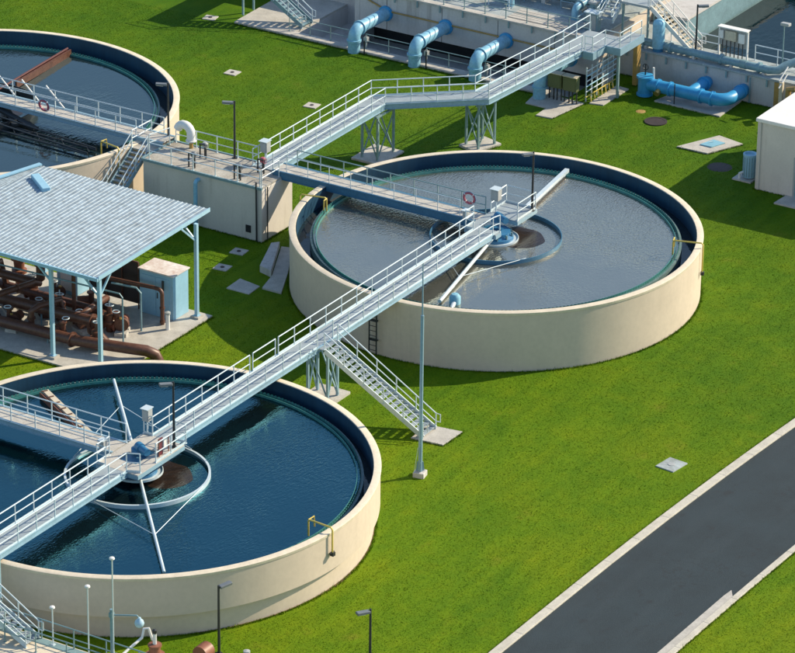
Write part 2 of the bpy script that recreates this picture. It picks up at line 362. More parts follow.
# ------------------------------------------------------------ lawn, road
CA, CB, CC = (-36.43, 0), (0, 0), (-.24, 37.9)
PIT = (28.9, 35.6, 11.4, 33.0)                  # sunk trench in front of the basin building
g = G()
x0, x1, y0, y1 = PIT
BIG = (-420, 620, -420, 620)
for a in ((BIG[0], x0, BIG[2], BIG[3]), (x1, BIG[1], BIG[2], BIG[3]), (x0, x1, BIG[2], y0), (x0, x1, y1, BIG[3])):
    g.add([(a[0], a[2], 0), (a[1], a[2], 0), (a[1], a[3], 0), (a[0], a[3], 0)], [(0, 1, 2, 3)])
struct('ground', g, 'grass')
def ry(u): return -22.9 - (.0013*(u+30)**2 if u > -30 else 0)         # inner kerb line
def ry2(u): return -29.75 - (.0011*(u+30)**2 if u > -30 else 0)
us = [-140+i*2.5 for i in range(0, 85)]
g = G()
for a, b in zip(us[:-1], us[1:]):
    g.add([(a, ry(a)+.1, .012), (a, ry2(a)-.1, .012), (b, ry2(b)-.1, .012), (b, ry(b)+.1, .012)], [(0, 1, 2, 3)])
struct('road', g, 'asphalt')
def kerb(fn, out, wfn, step=3.0):
    k = bpy.data.objects.new('kerb', None); C.objects.link(k); tag(k, kind='structure')
    u = -60.0
    while u < 24:
        b = u+step-.008; q = []
        wd = wfn((u+b)/2)
        obj('kerb_segment', G().prism([(u, fn(u)), (b, fn(b)), (b, fn(b)+out*wd), (u, fn(u)+out*wd)], -.05, .10+.002*random.random()), 'kerb', k, bevel=.02)
        u += step
    return k
kerb(ry, 1, lambda u: .5)
kerb(ry2, -1, lambda u: .34)
g = G()                                          # wide flush gutter along the lower part of the far kerb
g.prism([(-60, ry2(-60)+.45), (-60, ry2(-60)+.01), (-26.8, ry2(-26.8)+.01), (-26.2, ry2(-26.2)+.40), (-26.9, ry2(-26.9)+.45)], 0, .04)
struct('gutter', g, 'padc')

# ------------------------------------------------------------ clarifier tanks
def clarifier(c, Ro, h, rw, zw, wm, label, step=False, notch=True, whitering='algae'):
    t = thing('clarifier_tank', label, 'tank', (c[0], c[1], 0), 0, 'round clarifier tanks')
    th = .38; Ri = Ro-th; n = 160; cc = (c[0], c[1], 0)
    ro2 = Ro-.34 if step else Ro
    prof = [(Ro-.03, h-.16), (Ro-.03, 1.28 if step else .0)]
    if step: prof += [(ro2, 1.26), (ro2, -.05)]
    else: prof += [(Ro-.03, -.05)]
    prof += [(Ri-.02, -.05), (Ri-.02, h-.16)]
    obj('wall', G().lathe(prof, cc, n, True), 'cream', t, True)
    obj('coping', G().lathe([(Ro, h-.16), (Ro+.02, h-.02), (Ro-.02, h), (Ri+.01, h), (Ri-.01, h-.03), (Ri-.01, h-.16)], cc, n, True), 'lip', t, True)
    obj('lining', G().lathe([(Ri-.04, h-.03), (Ri-.04, .3)], cc, n), 'navy', t, True)
    # launder: trough floor, inner wall, weir plate with V notches, scum baffle
    obj('launder', G().lathe([(rw+.02, zw-.6), (rw+.02, zw+.10), (rw+.16, zw+.10), (rw+.16, zw-.55), (Ri-.05, zw-.55), (Ri-.05, zw-.6)], cc, n, True), whitering, t, True)
    K = 300; g = G(); zt, zv = zw+.24, zw+.10
    for i in range(K):
        a0, a1 = 2*PI*i/K, 2*PI*(i+1)/K; am = (a0+a1)/2; da = (a1-a0)
        P = lambda a, z, r: (c[0]+r*math.cos(a), c[1]+r*math.sin(a), z)
        for r in (rw, rw-.02):
            g.add([P(a0, zw-.25, r), P(a1, zw-.25, r), P(a1, zt, r), P(a1-da*.22, zt, r), P(am, zv, r), P(a0+da*.22, zt, r), P(a0, zt, r)], [(0, 1, 2, 3, 4, 5, 6)])
    obj('weir', g, 'teal', t)
    rb = rw-.17
    obj('scum_baffle', G().lathe([(rb, zw-.3), (rb, zw+.14), (rb-.03, zw+.14), (rb-.03, zw-.3)], cc, n, True), 'teal', t, True)
    struct('water', G().disc((c[0], c[1], zw), rw+.01, 128), wm)
    struct('water', G().disc((c[0], c[1], zw-.38), Ri-.045, 128, rw+.165), 'waterE')
    return t
tB = clarifier(CB, 12.15, 3.66, 10.75, 2.98, 'waterB', 'round cream clarifier tank full of pale grey water, beside the white roofed building')
tA = clarifier(CA, 12.6, 3.45, 11.55, 2.72, 'waterA', 'round cream clarifier tank full of deep blue water, nearest the asphalt road', step=True)
tC = clarifier(CC, 12.75, 3.66, 11.35, 2.85, 'waterC', 'round clarifier tank of teal grey water with red brown skimmer, behind the corrugated roof')

def soil_ring(c, r0, wd, lo, hi):
    g = G(); n = 220
    for k in range(n+1):
        a = lo+(hi-lo)*k/n; e = wd*(.45+.55*abs(math.sin(3.1*a)*math.sin(7.7*a+1)))+.05*random.random()
        g.v += [(c[0]+r0*math.cos(a), c[1]+r0*math.sin(a), .03), (c[0]+(r0+e)*math.cos(a), c[1]+(r0+e)*math.sin(a), .022)]
    g.f += [(2*k, 2*k+1, 2*k+3, 2*k+2) for k in range(n)]
    struct('soil', g, 'soil')
soil_ring(CA, 12.2, .16, -2.3, -.6)
# centre column + drive + feedwell of each tank
def drive(c, z, label):
    t = thing('clarifier_drive', label, 'machine', (c[0], c[1], 2.2), 0, 'clarifier drives')
    obj('column', G().lathe([(.42, 0), (.42, 1.2)], (c[0], c[1], 2.2), 24), 'drive', t, True)
    obj('turntable', G().lathe([(.3, 3.0), (1.05, 3.0), (1.05, 3.18), (.85, 3.3), (.85, z-.5), (.3, z-.5)], (c[0], c[1], 0), 32, True), 'drive', t, True)
    obj('drip_rim', G().lathe([(1.05, 2.98), (1.35, 2.98), (1.35, 3.1), (1.31, 3.1), (1.31, 3.02), (1.05, 3.02)], (c[0], c[1], 0), 40, True), 'alum', t, True)
    lm = mesh('lug', G().cbox((0, 0, 0), .12, .07, .24), 'steelleg')
    for k in range(10):
        a = 2*PI*k/10; inst('lug', lm, t, (c[0]+.95*math.cos(a), c[1]+.95*math.sin(a), 3.33), a)
    m_ = obj('motor', G().tube([(c[0]-.15, c[1]-.75, z+.32), (c[0]+.15, c[1]-.1, z+.32)], .2, 16).tube([(c[0]+.1, c[1]-.2, z+.32), (c[0]+.24, c[1]+.1, z+.32)], .26, 16), 'drive', t, True)
    obj('gearbox', G().lathe([(.34, 0), (.34, .22), (.2, .3), (.0, .3)], (c[0]+.2, c[1]+.1, z), 20), 'drive', t, True)
    return t
drive(CB, 4.0, 'blue drive gearbox and motor under the bridge centre over the grey water')
drive(CA, 4.0, 'blue drive gearbox and motor under the bridge centre over the deep blue water')
drive(CC, 4.0, 'blue drive gearbox and motor over the teal grey water at left edge')
def feedwell(c, zw, r, m, hgt, label, flange=.0, inner=True):
    t = thing('feedwell_ring', label, 'ring baffle', (c[0], c[1], zw), 0, 'feedwell rings')
    prof = [(r, -.25), (r, hgt), (r-flange-.05, hgt), (r-flange-.05, hgt-.04), (r-.05, hgt-.04), (r-.05, -.25)]
    obj('shell', G().lathe(prof, (c[0], c[1], zw), 80, True), m, t, True)
    sl_ = G().disc((c[0]+.25, c[1]-.6, zw+.004), 1, 40)  # brown sludge with the drive's shadow and reflection put into its colour
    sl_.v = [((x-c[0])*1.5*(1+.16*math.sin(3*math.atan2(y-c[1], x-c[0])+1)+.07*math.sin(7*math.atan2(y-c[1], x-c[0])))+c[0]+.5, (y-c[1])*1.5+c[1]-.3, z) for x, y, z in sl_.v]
    obj('scum_and_shade', sl_, 'sludge_shade', t)
    return t
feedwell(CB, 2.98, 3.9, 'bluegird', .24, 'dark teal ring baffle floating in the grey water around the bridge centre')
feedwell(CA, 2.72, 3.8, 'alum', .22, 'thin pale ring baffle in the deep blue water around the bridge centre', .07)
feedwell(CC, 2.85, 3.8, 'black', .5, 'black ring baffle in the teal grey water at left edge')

# skimmers
def skimmer(name, label, root, parts):
    t = thing(name, label, 'skimmer', root, 0, 'skimmer arms')
    for nm, gg, mm in parts: obj(nm, gg, mm, t, True)
    return t
dA = Vector((-.742, -.67, 0)).normalized(); nA = Vector((-dA.y, dA.x, 0)); cA = Vector((CA[0], CA[1], 0))
def onA(r, s, z): p = cA+dA*r+nA*s; return (p.x, p.y, z)
skimmer('skimmer_arm', 'long thin pale skimmer pipe with guy wires crossing the deep blue water', (CA[0], CA[1], 2.7), [
  ('arm', G().tube([onA(1.0, 0, 3.15), onA(11.0, 0, 2.86)], .085, 10), 'alum'),
  ('arm', G().tube([onA(-1.0, 0, 3.5), onA(-10.6, 0, 3.25)], .085, 10), 'alum'),
  ('guy_wire', G().tube([onA(7.2, 0, 3.0), onA(2.2, 3.1, 2.95)], .022, 5), 'alum'),
  ('guy_wire', G().tube([onA(7.2, 0, 3.0), onA(2.2, -3.1, 2.95)], .022, 5), 'alum'),
  ('guy_wire', G().tube([onA(-7.2, 0, 3.35), onA(-2.2, 3.1, 2.95)], .022, 5), 'alum'),
  ('guy_wire', G().tube([onA(-7.2, 0, 3.35), onA(-2.2, -3.1, 2.95)], .022, 5), 'alum'),
  ('end_paddle', G().beam(onA(9.2, 0, 2.72), onA(11.0, 0, 2.72), .05, .22), 'rust')])
skimmer('skimmer_arm', 'pale skimmer tube and trough crossing the grey water below the bridge', (0, 0, 2.9), [
  ('arm', G().tube([(-1.0, -.3, 3.35), (-9.8, -2.1, 3.12)], .11, 10), 'alum'),
  ('trough', G().beam((3.4, .35, 3.24), (11.0, 1.45, 3.18), .27, .26), 'alum'),
  ('paddle', G().beam((3.4, .15, 2.98), (10.2, 1.15, 2.98), .05, .3), 'black'),
  ('guy_wire', G().tube([(-6.5, -1.4, 3.25), (-2.2, 3.0, 3.2)], .022, 5), 'alum'),
  ('guy_wire', G().tube([(-6.5, -1.4, 3.25), (-2.0, -3.2, 3.2)], .022, 5), 'alum')])
skimmer('skimmer_arm', 'thick red brown skimmer blade reaching the far edge of the teal water', (CC[0], CC[1], 2.9), [
  ('arm', G().tube([(1.2, 38.1, 3.4), (10.9, 39.0, 3.35)], .07, 8), 'redblade'),
  ('blade', G().beam((4.2, 38.2, 3.12), (11.0, 38.85, 3.05), .12, .45), 'rust'),
  ('blade', G().beam((5.2, 38.6, 3.1), (11.0, 39.1, 3.1), .05, .45), 'redblade')])
t = thing('rake_truss', 'dark lattice rake arm skimming the teal water below the walkway', 'truss', (CC[0], CC[1], 2.8))
g = G(); g2 = G()
for s_ in (-.45, .45):
    g.tube([(-1.9+s_, 36.2, 3.0), (-2.2+s_, 27.6, 3.0)], .06, 6)
    g.tube([(-1.9+s_, 36.2, 3.5), (-2.2+s_, 27.6, 3.1)], .05, 6)
for k in range(9):
    a = 36.2-k*.95; g2.tube([(-1.9+.45*(-1)**k, a, 3.0), (-1.95-.45*(-1)**k, a-.95, 3.05)], .035, 5)
obj('chord', g, 'black', t); obj('brace', g2, 'black', t)
for a, b in (((.8, 36.6, 3.25), (-1.6, 33.9, 3.2)), ((-.6, 36.4, 3.3), (-3.4, 34.6, 3.25)), ((-.2, 36.9, 3.5), (-1.2, 32.6, 3.1))): obj('arm', G().beam(a, b, .42, .16), 'black', t)
t = thing('scum_beam', 'cream wooden scum beam lying across the far left of the deep blue water', 'beam', (-33, 6.5, 2.7))
obj('beam', G().beam((-31.4, 9.6, 2.98), (-34.5, 4.2, 2.98), .34, .3), 'cream2', t); obj('side_plate', G().beam((-31.7, 9.75, 2.86), (-34.8, 4.3, 2.86), .04, .42), 'brick', t)
g = G()
for k in range(8): obj('cleat', G().beam((-31.75-.4*k, 9.62-.7*k, 3.15), (-31.4-.4*k, 9.45-.7*k, 3.15), .07, .05), 'rust', t)
t = thing('scum_box', 'small pale teal scum box in the grey water at the near rim', 'box', (-9.4, -2.7, 2.95))
obj('box_body', G().lathe([(.33, 0), (.33, .45), (.2, .62), (0, .66)], (-9.3, -2.8, 2.95), 16), 'bluepad', t, True); obj('outlet', G().tube([(-9.3, -2.8, 3.15), (-10.4, -3.2, 3.05)], .13, 10), 'alum', t, True)

# yellow spray pipes over the rims
def rimpipe(c, ang, Ro, h, rin, label, outdrop=1.25):
    a = math.atan2(*ang[::-1]); d = Vector((math.cos(a), math.sin(a), 0)); s = Vector((-d.y, d.x, 0)); o = Vector((c[0], c[1], 0)) + d*Ro
    t = thing('spray_pipe', label, 'pipe', (o.x, o.y, 0), 0, 'yellow rim pipes')
    Z = Vector((0, 0, 1)); p = lambda r, z, q=0: o + d*(r-Ro) + s*q + Z*z
    obj('riser', G().tube([p(Ro+.12, h-outdrop), p(Ro+.12, h+.18), p(Ro+.02, h+.3), p(rin+.1, h+.3), p(rin, h+.2), p(rin, h-.62)], .05, 8), 'yellow', t, True)
    obj('hoop', G().tube([p(rin, h+.28), p(rin, h+.3, .45), p(rin, h-.3, .5)], .042, 7), 'yellow', t, True)
    obj('valve', G().cbox(p(Ro+.14, h-outdrop+.1), .2, .2, .2, a).tube([p(Ro+.1, h-outdrop+.15, -.16), p(Ro+.1, h-outdrop+.15, .16)], .06, 8), 'black', t)
    return t
rimpipe(CA, (-1.1, -12.9), 12.6, 3.45, 11.2, 'yellow pipe hooked over the rim of the deep blue tank')
rimpipe(CB, (3.95, -11.4), 12.15, 3.66, 10.5, 'yellow pipe hooked over the right rim of the grey water tank', 1.7)
rimpipe(CB, (-2.65, 11.95), 12.15, 3.66, 10.6, 'yellow pipe hooked over the left rim of the grey water tank near the concrete box')
rimpipe(CC, (-2.3, -12.2), 12.75, 3.66, 11.3, 'yellow pipe hooked over the rim of the teal water tank', 1.6)
t = thing('rim_ladder', 'dark caged ladder on the cream wall of the grey water tank', 'ladder', (-12.3, .35, 0))
for s_ in (-.24, .24): obj('stile', G().beam((-12.36, .75+s_, .1), (-12.36, .75+s_, 3.6), .06, .06), 'black', t)
rm = mesh('rung', G().tube([(0, -.24, 0), (0, .24, 0)], .022, 6), 'black')
for k in range(11): inst('rung', rm, t, (-12.36, .75, .35+.3*k))
for z in (1.0, 2.2): obj('wall_bracket', G().beam((-12.3, .45, z), (-12.3, 1.05, z), .1, .07), 'black', t)

# ------------------------------------------------------------ long bridge A - B
ZB = 3.9
br = thing('access_bridge', 'long pale aluminium walkway bridge crossing the blue and the grey water tanks', 'bridge', (-20, 0, ZB))
walkway(br, [(-50.6, 0, ZB), (-38.3, 0, ZB)], 1.24)
walkway(br, [(-34.1, 0, ZB), (-1.5, 0, ZB)], 1.24)
for x0, x1, y0, y1 in ((-38.3, -34.1, -1.35, 1.25), (-1.5, 3.3, -.85, 1.25)):
    if x0 < -10:
        obj('platform', G().box(x0, x1, y0, -.55, ZB-.06, ZB).box(x0, x1, .55, y1, ZB-.06, ZB).box(x0, -37.3, -.549, .549, ZB-.06, ZB).box(-35.5, x1, -.549, .549, ZB-.06, ZB), 'padc', br)
        obj('hatch_cover', G().box(-37.28, -36.5, -.5, .5, ZB-.09, ZB-.03), 'bluegird', br)
    else:
        obj('platform', G().box(x0, x1, .55, y1, ZB-.06, ZB).box(1.0, x1, y0, .549, ZB-.06, ZB).box(x0, -.9, y0, .549, ZB-.06, ZB), 'grating', br)
    g = G()
    sides = [((x1, y0), (x1, y1)), ((x1, y1), (x0, y1)), ((x0, y1), (x0, y0))]
    sides += [((x0, y0), (x1, y0))] if x0 < -10 else [((x0, y0), (-.9, y0)), ((1.0, y0), (x1, y0)), ((-.9, y0), (-.9, .5)), ((1.0, y0), (1.0, .5))]
    for a, b in sides:
        g.beam((*a, ZB-.16), (*b, ZB-.16), .06, .22)
    obj('platform_frame', g, 'girder', br)
yr = .66
railing(br, [(-50.6, yr, ZB), (-38.3, yr, ZB), (-38.3, 1.2, ZB), (-37.2, 1.2, ZB)])
railing(br, [(-34.1, 1.2, ZB), (-34.1, yr, ZB), (-25.0, yr, ZB)])
railing(br, [(-24.7, yr, ZB), (-22.5, yr, ZB)]); railing(br, [(-22.2, yr, ZB), (-1.5, yr, ZB), (-1.5, 1.2, ZB), (-.6, 1.2, ZB)])
railing(br, [(-50.6, -yr, ZB), (-38.3, -yr, ZB), (-38.0, -1.3, ZB)])
railing(br, [(-36.6, -1.3, ZB), (-33.9, -1.3, ZB), (-33.9, -yr, ZB), (-20.35, -yr, ZB)])
railing(br, [(-18.75, -yr, ZB), (-1.5, -yr, ZB), (-.95, -.8, ZB)])
railing(br, [(1.1, -.8, ZB), (3.2, -.8, ZB), (3.2, 1.2, ZB), (1.4, 1.2, ZB)])
# stair from the bridge to the lawn
st = thing('staircase', 'straight pale metal stair from the long bridge down to the lawn', 'stair', (-19.5, -7.2, 0))
obj('landing', G().box(-20.3, -18.8, -1.05, -.76, ZB-.06, ZB-.005), 'grating', st)
stair(st, (-19.55, -1.05, ZB), (-19.35, -7.3, .05), 1.35, 19)
pad = lambda name, label, poly, m='padc', z=.09, cat='slab', group='concrete pads on the lawn': tag(obj(name, G().prism(poly, -.04, z), m, None, bevel=.015), label, cat, group)
pad('concrete_pad', 'pale slab under the foot of the stair from the long bridge', [(-20.3, -6.7), (-18.4, -6.6), (-18.1, -8.65), (-20.1, -8.6)])
# control boxes, life rings, panels on bridges
def ctrlbox(loc, h, label, sz=(.5, .35, .75)):
    t = thing('control_box', label, 'control box', loc, 0, 'control boxes on posts')
    x, y, z = loc
    obj('stand', G().tube([loc, (x, y, z+h)], .045, 8), 'alum', t)
    obj('cabinet', G().cbox((x, y, z+h+sz[2]/2-.2), *sz), 'grey', t, bevel=.02)
    obj('door', G().cbox((x-sz[0]/2-.012, y, z+h+sz[2]/2-.2), .02, sz[1]*.8, sz[2]*.8), 'grey', t)
    obj('hood', G().cbox((x-.03, y, z+h+sz[2]-.17), sz[0]+.16, sz[1]+.08, .04), 'alum', t)
    return t
ctrlbox((-34.0, 1.05, ZB), .95, 'white control box on the rail at the centre of the deep blue tank', (.4, .4, .7))
ctrlbox((1.5, .9, ZB), 1.0, 'tall white control box at the bridge end over the grey water', (.45, .5, .7))
ctrlbox((-.75, 1.62, ZB), .45, 'small grey switch box where the cross walkway meets the bridge over grey water', (.3, .3, .5))
ctrlbox((-37.0, 1.75, ZB), .35, 'small switch box where the cross walkway meets the bridge over blue water', (.3, .3, .5))
ctrlbox((1.0, 16.9, 3.6), .95, 'pale blue control box on the concrete box deck below the lamp', (.45, .5, .7))
t = thing('sign_panel', 'maroon panel on two legs on the bridge over the deep blue water', 'panel', (-36.0, -.95, ZB))
obj('board', G().cbox((-35.75, -1.0, ZB+.5), .36, .06, .95), 'maroon', t); obj('board', G().cbox((-35.3, -.98, ZB+.55), .3, .06, .6), 'white', t)
obj('leg', G().tube([(-35.95, -1.05, ZB), (-35.95, -1.05, ZB+1)], .03, 6), 'brick', t); obj('leg', G().tube([(-35.1, -1.05, ZB), (-35.1, -1.05, ZB+.9)], .03, 6), 'brick', t)

# ------------------------------------------------------------ cross walkways
wb = thing('cross_walkway', 'blue girder walkway from the concrete box to the centre of the grey tank', 'walkway', (.45, 8, 3.8), 0, 'cross walkways')
walkway(wb, [(.45, 15.6, 3.85), (.45, 1.3, 3.85)], 1.15, 'bluegird', .5, 'padc')
railing(wb, [(1.05, 14.6, 3.85), (1.05, 1.35, 3.85)], toe=False, m='steelleg'); railing(wb, [(-.15, 14.6, 3.85), (-.15, 2.4, 3.85)], toe=False, m='alum', r=.026)
wa = thing('cross_walkway', 'pale walkway running left from the centre of the deep blue tank', 'walkway', (-36, 8, 3.8), 0, 'cross walkways')
walkway(wa, [(-36.15, 22, 3.9), (-36.15, 1.3, 3.88)], 1.2, 'girder', .3, 'padc')
railing(wa, [(-35.5, 22, 3.9), (-35.5, 1.35, 3.9)], toe=False); railing(wa, [(-36.8, 22, 3.9), (-36.8, 1.5, 3.9)], toe=False)
wc = thing('cross_walkway', 'walkway over the teal water from the concrete box to its drive', 'walkway', (.3, 31, 3.8), 0, 'cross walkways')
walkway(wc, [(.35, 23.6, 3.85), (.35, 41, 3.85)], 1.2, 'girder', .30, 'padc')
railing(wc, [(1.0, 24.4, 3.85), (1.0, 41, 3.85)], toe=False); railing(wc, [(-.3, 25.6, 3.85), (-.3, 41, 3.85)], toe=False)
for k in range(3): obj('brace', G().tube([(1.15, 37.3-1.9*k, 5.05), (.98, 35.8-1.9*k, 3.9)], .05, 6), 'white', wc)
def lifering(c, ax, label):
    t = thing('life_ring', label, 'life ring', c, 0, 'life rings on railings')
    obj('ring', G().torus(c, .34, .075, ax), 'lifered', t, True)
    g = G(); axv = Vector(ax).normalized(); a = axv.cross(Vector((0, 0, 1))).normalized(); b = axv.cross(a)
    for k in range(4):
        d = a*math.cos(k*PI/2+.8)+b*math.sin(k*PI/2+.8); obj('band', G().torus(Vector(c)+d*.34, .082, .02, d.cross(axv), 12, 6), 'white', t, True)
    obj('rope', G().torus(c, .43, .015, ax, 24, 5), 'bluepipe', t, True)
lifering((1.0, 2.45, 4.62), (1, .12, .1), 'red life ring on the walkway railing over the grey water')
lifering((-.33, 32.6, 4.4), (1, 0, .15), 'red life ring on the walkway railing over the teal water')

# ------------------------------------------------------------ concrete junction box
jb = thing('junction_box', 'square grey concrete box between the three tanks with a railed deck', 'concrete box', (-.5, 19, 0))
obj('wall', G().box(-2.4, .95, 14.9, 23.6, -.05, 3.42), 'whitewall', jb, bevel=.03)
obj('deck', G().box(-2.36, .91, 14.94, 23.56, 3.42, 3.56), 'deckc', jb)
g = G()
for a, b in (((-2.46, 14.85), (-2.46, 23.66)), ((-2.46, 23.66), (1.0, 23.66)), ((1.0, 23.66), (1.0, 14.85))): g.beam((*a, 3.53), (*b, 3.53), .12, .16)
obj('edge_trim', g, 'greypipe', jb)
railing(jb, [(-2.3, 23.2, 3.56), (-2.3, 15.1, 3.56)], toe=False); railing(jb, [(-.3, 15.05, 3.56), (-2.2, 15.05, 3.56)], toe=False)
railing(jb, [(.85, 17.3, 3.56), (.85, 23.4, 3.56)], toe=False)
obj('corner_pipe', G().tube([(-2.46, 15.25, 0), (-2.5, 15.25, 3.9)], .05, 8), 'black', jb); obj('conduit', G().tube([(-1.9, 14.82, 0), (-1.9, 14.82, 3.5)], .04, 8), 'black', jb)
obj('vent', G().box(-2.46, -2.40, 15.7, 16.05, .5, .95), 'dark', jb)
obj('overflow_pipe', G().tube([(-2.4, 19.5, 3.1), (-2.55, 19.5, 3.1)]+arc((-2.55, 19.5, 2.9), .2, PI/2, PI, 4, ((1, 0, 0), (0, 0, 1)))[1:]+[(-2.75, 19.5, .2)], .13, 12), 'bluepipe', jb, True)
t = thing('vent_pipe', 'white gooseneck vent pipe on the concrete box deck', 'pipe', (.4, 22.6, 3.56))
gp = [(.5, 22.0, 3.56), (.5, 22.0, 4.55)]+arc((.5, 22.45, 4.55), .45, PI, 0, 8, ((0, 1, 0), (0, 0, 1)))[1:]
obj('neck', G().tube([(.6, 22.1, 4.05), (.6, 22.1, 4.5)]+arc((.6, 22.6, 4.5), .5, PI, PI*.1, 8, ((0, 1, 0), (0, 0, 1)))[1:], .27, 14), 'white', t, True)
obj('stem', G().tube([(.6, 22.1, 3.5), (.6, 22.1, 4.1)], .13, 10), 'gold', t, True); obj('flange', G().lathe([(.0, 4.02), (.34, 4.02), (.34, 4.1), (0, 4.1)], (.6, 22.1, 0), 18, True), 'white', t, True)
def valvestand(loc, label, hand='lampgrey'):
    t = thing('valve_stand', label, 'valve stand', loc, 0, 'valve stands on the concrete box deck'); x, y, z = loc
    obj('frame', G().beam((x-.2, y-.22, z), (x-.2, y-.22, z+.85), .07, .07).beam((x-.2, y+.22, z), (x-.2, y+.22, z+.85), .07, .07).beam((x-.2, y-.26, z+.87), (x-.2, y+.26, z+.87), .09, .07), 'black', t)
    obj('stem', G().tube([(x, y, z), (x, y, z+.75)], .05, 8), 'black', t)
    obj('operator', G().lathe([(.0, .62), (.17, .66), (.2, .82), (.12, .95), (0, .97)], (x, y, z), 14), hand, t, True)
    obj('handwheel', G().torus((x-.1, y-.24, z+.8), .17, .02, (0, 1, 0), 16, 5), hand, t, True)
valvestand((-1.75, 20.3, 3.56), 'black valve stand with grey operator at the front of the deck near the vent pipe')
valvestand((-.1, 20.6, 3.56), 'black valve stand with pale head just behind the vent pipe stem', 'grey')
valvestand((-1.85, 16.9, 3.56), 'black valve stand at the front right of the concrete box deck', 'lampgrey')
valvestand((-.2, 16.3, 3.56), 'black valve stand with red operator beside the pale blue control box', 'lifered')
# stair beside the teal tank
s2 = thing('staircase', 'steep stair from the concrete box deck down beside the teal water tank', 'stair', (-4, 24.6, 0))
obj('landing', G().box(-1.4, .95, 23.68, 25.3, 3.5, 3.6), 'deckc', s2)
stair(s2, (-1.4, 24.55, 3.6), (-6.6, 24.55, 0), 1.15, 17, 'girder')
railing(s2, [(.8, 25.2, 3.6), (-1.3, 25.2, 3.6)], toe=False); railing(s2, [(-1.3, 23.9, 3.6), (.3, 23.5, 3.6)], toe=False)

# ------------------------------------------------------------ upper catwalk to the basin building
cw = thing('catwalk', 'angled pale catwalk from the concrete box to the basin building platform', 'catwalk', (14, 16, 3.6))
path = [(.2, 16.55, 3.62), (13.6, 16.7, 3.62), (17.95, 11.65, 3.62), (28.5, 11.0, 3.62)]
walkway(cw, path, 1.35, 'girder', .36)
for s_ in (-.73, .73):
    e = offset(path, s_); railing(cw, e, 1.1)
def support(x, y, h, rz, label, wx=1.1, wy=1.2, m='steelleg', padw=1.6):
    t = thing('support_frame', label, 'support frame', (x, y, 0), rz, 'lattice supports under the walkways')
    zp = .15
    obj('pad', G().box(-padw/2-.3, padw/2+.3, -padw/2, padw/2, -.05, zp), 'padc', t, local=True)
    for a in (-1, 1):
        for b in (-1, 1): obj('leg', G().beam((a*wx/2, b*wy/2, zp), (a*wx/2, b*wy/2, h), .13, .13), m, t, local=True)
    for b in (-1, 1): obj('brace', G().beam((-wx/2, b*wy/2, zp+.1), (wx/2, b*wy/2, h-.2), .07, .07).beam((wx/2, b*wy/2+.07*b, zp+.1), (-wx/2, b*wy/2+.07*b, h-.2), .07, .07), m, t, local=True)
    for a in (-1, 1): obj('brace', G().beam((a*wx/2, -wy/2, zp+.1), (a*wx/2, wy/2, h-.2), .07, .07), m, t, local=True)
    obj('cross_head', G().beam((-wx/2-.2, -wy/2, h+.06), (wx/2+.2, -wy/2, h+.06), .14, .12).beam((-wx/2-.2, wy/2, h+.06), (wx/2+.2, wy/2, h+.06), .14, .12), m, t, local=True)
support(13.2, 16.45, 3.05, 0, 'steel lattice support under the first bend of the catwalk', 1.9, 1.15, padw=2.2)
support(18.3, 11.9, 3.05, -.3, 'steel lattice support under the second bend of the catwalk', 1.4, 1.15)
support(-18.6, .1, 3.45, 0, 'pale lattice support under the long bridge beside the stair', 1.0, 1.3, 'girder', 2.0)
pad('concrete_pad', 'long grey slab lying against the shaded wall of the grey water tank', [(-8.1, 9.75), (-8.1, 11.1), (-6.3, 11.6), (-2.4, 13.5), (-2.2, 12.8), (-5.5, 11.0)], 'padc', .12)
pad('concrete_pad', 'small slab at the end of the grey tank shaded slab', [(-9.2, 11.3), (-9.2, 12.9), (-7.6, 13.0), (-7.9, 11.4)], 'padc', .06)
t = tag(obj('duct_box', G().prism([(-6.4, 11.6), (-6.1, 12.6), (-2.9, 13.9), (-2.5, 13.55)], .0, .45), 'concrete', None, bevel=.02), 'low concrete duct box in the shade between the box and the grey water tank', 'duct')

# ------------------------------------------------------------ lamps
def lamp_post(loc, h, rz, arm=.55):
    t = thing('street_lamp', 'lamp', 'lamp', loc, rz, 'dark lamp posts with flat heads')
    obj('base_plate', G().box(-.14, .14, -.14, .14, 0, .03), 'black', t, local=True)
    obj('pole', G().tube([(0, 0, 0), (0, 0, h)], [.075, .055], 10), 'black', t, True, True)
    hd = obj('lamp_head', G().beam((.05, 0, h-.12), (arm+.2, 0, h-.07), .28, .14), 'lampgrey', t, local=True, bevel=.03)
    obj('lens', G().beam((.3, 0, h-.195), (arm+.15, 0, h-.15), .2, .02), 'white', hd, local=True)
    return t
L0 = lamp_post((-34.6, -1.05, ZB), 3.75, R(140)); L0['label'] = 'dark lamp post on the bridge at the centre of the deep blue tank'
for loc, rz, lb in (((2.9, -.75, ZB), R(150), 'dark lamp post at the bridge end over the grey water'),
                    ((.7, 18.95, 3.56), R(125), 'dark lamp post on the railed deck of the concrete box'),
                    ((.9, 24.0, 3.6), R(125), 'dark lamp post where the walkway meets the teal tank rim'),
                    ((35.2, 5.4, 2.05), R(-60), 'tall dark lamp post at the foot of the far stair by the dark basin')):
    dup(L0, loc, rz, lb)
lb2 = dup(L0, (-45.6, -11.3, 0), R(-20), 'dark lamp post on the lawn in front of the deep blue tank wall')
lb3 = dup(L0, (-43.6, -18.75, 0), R(150), 'dark lamp post rising from the lawn at the bottom frame edge')
t = thing('street_lamp', 'thin lamp post with pale head beside the dark basin at upper right', 'lamp', (36.0, -.6, 2.05))
obj('pole', G().tube([(36.0, -.6, 2.05), (36.0, -.6, 5.45)], .05, 8), 'steelleg', t, True)
obj('lamp_head', G().beam((35.9, -.45, 5.45), (35.8, -1.1, 5.5), .34, .2), 'grey', t, bevel=.03)
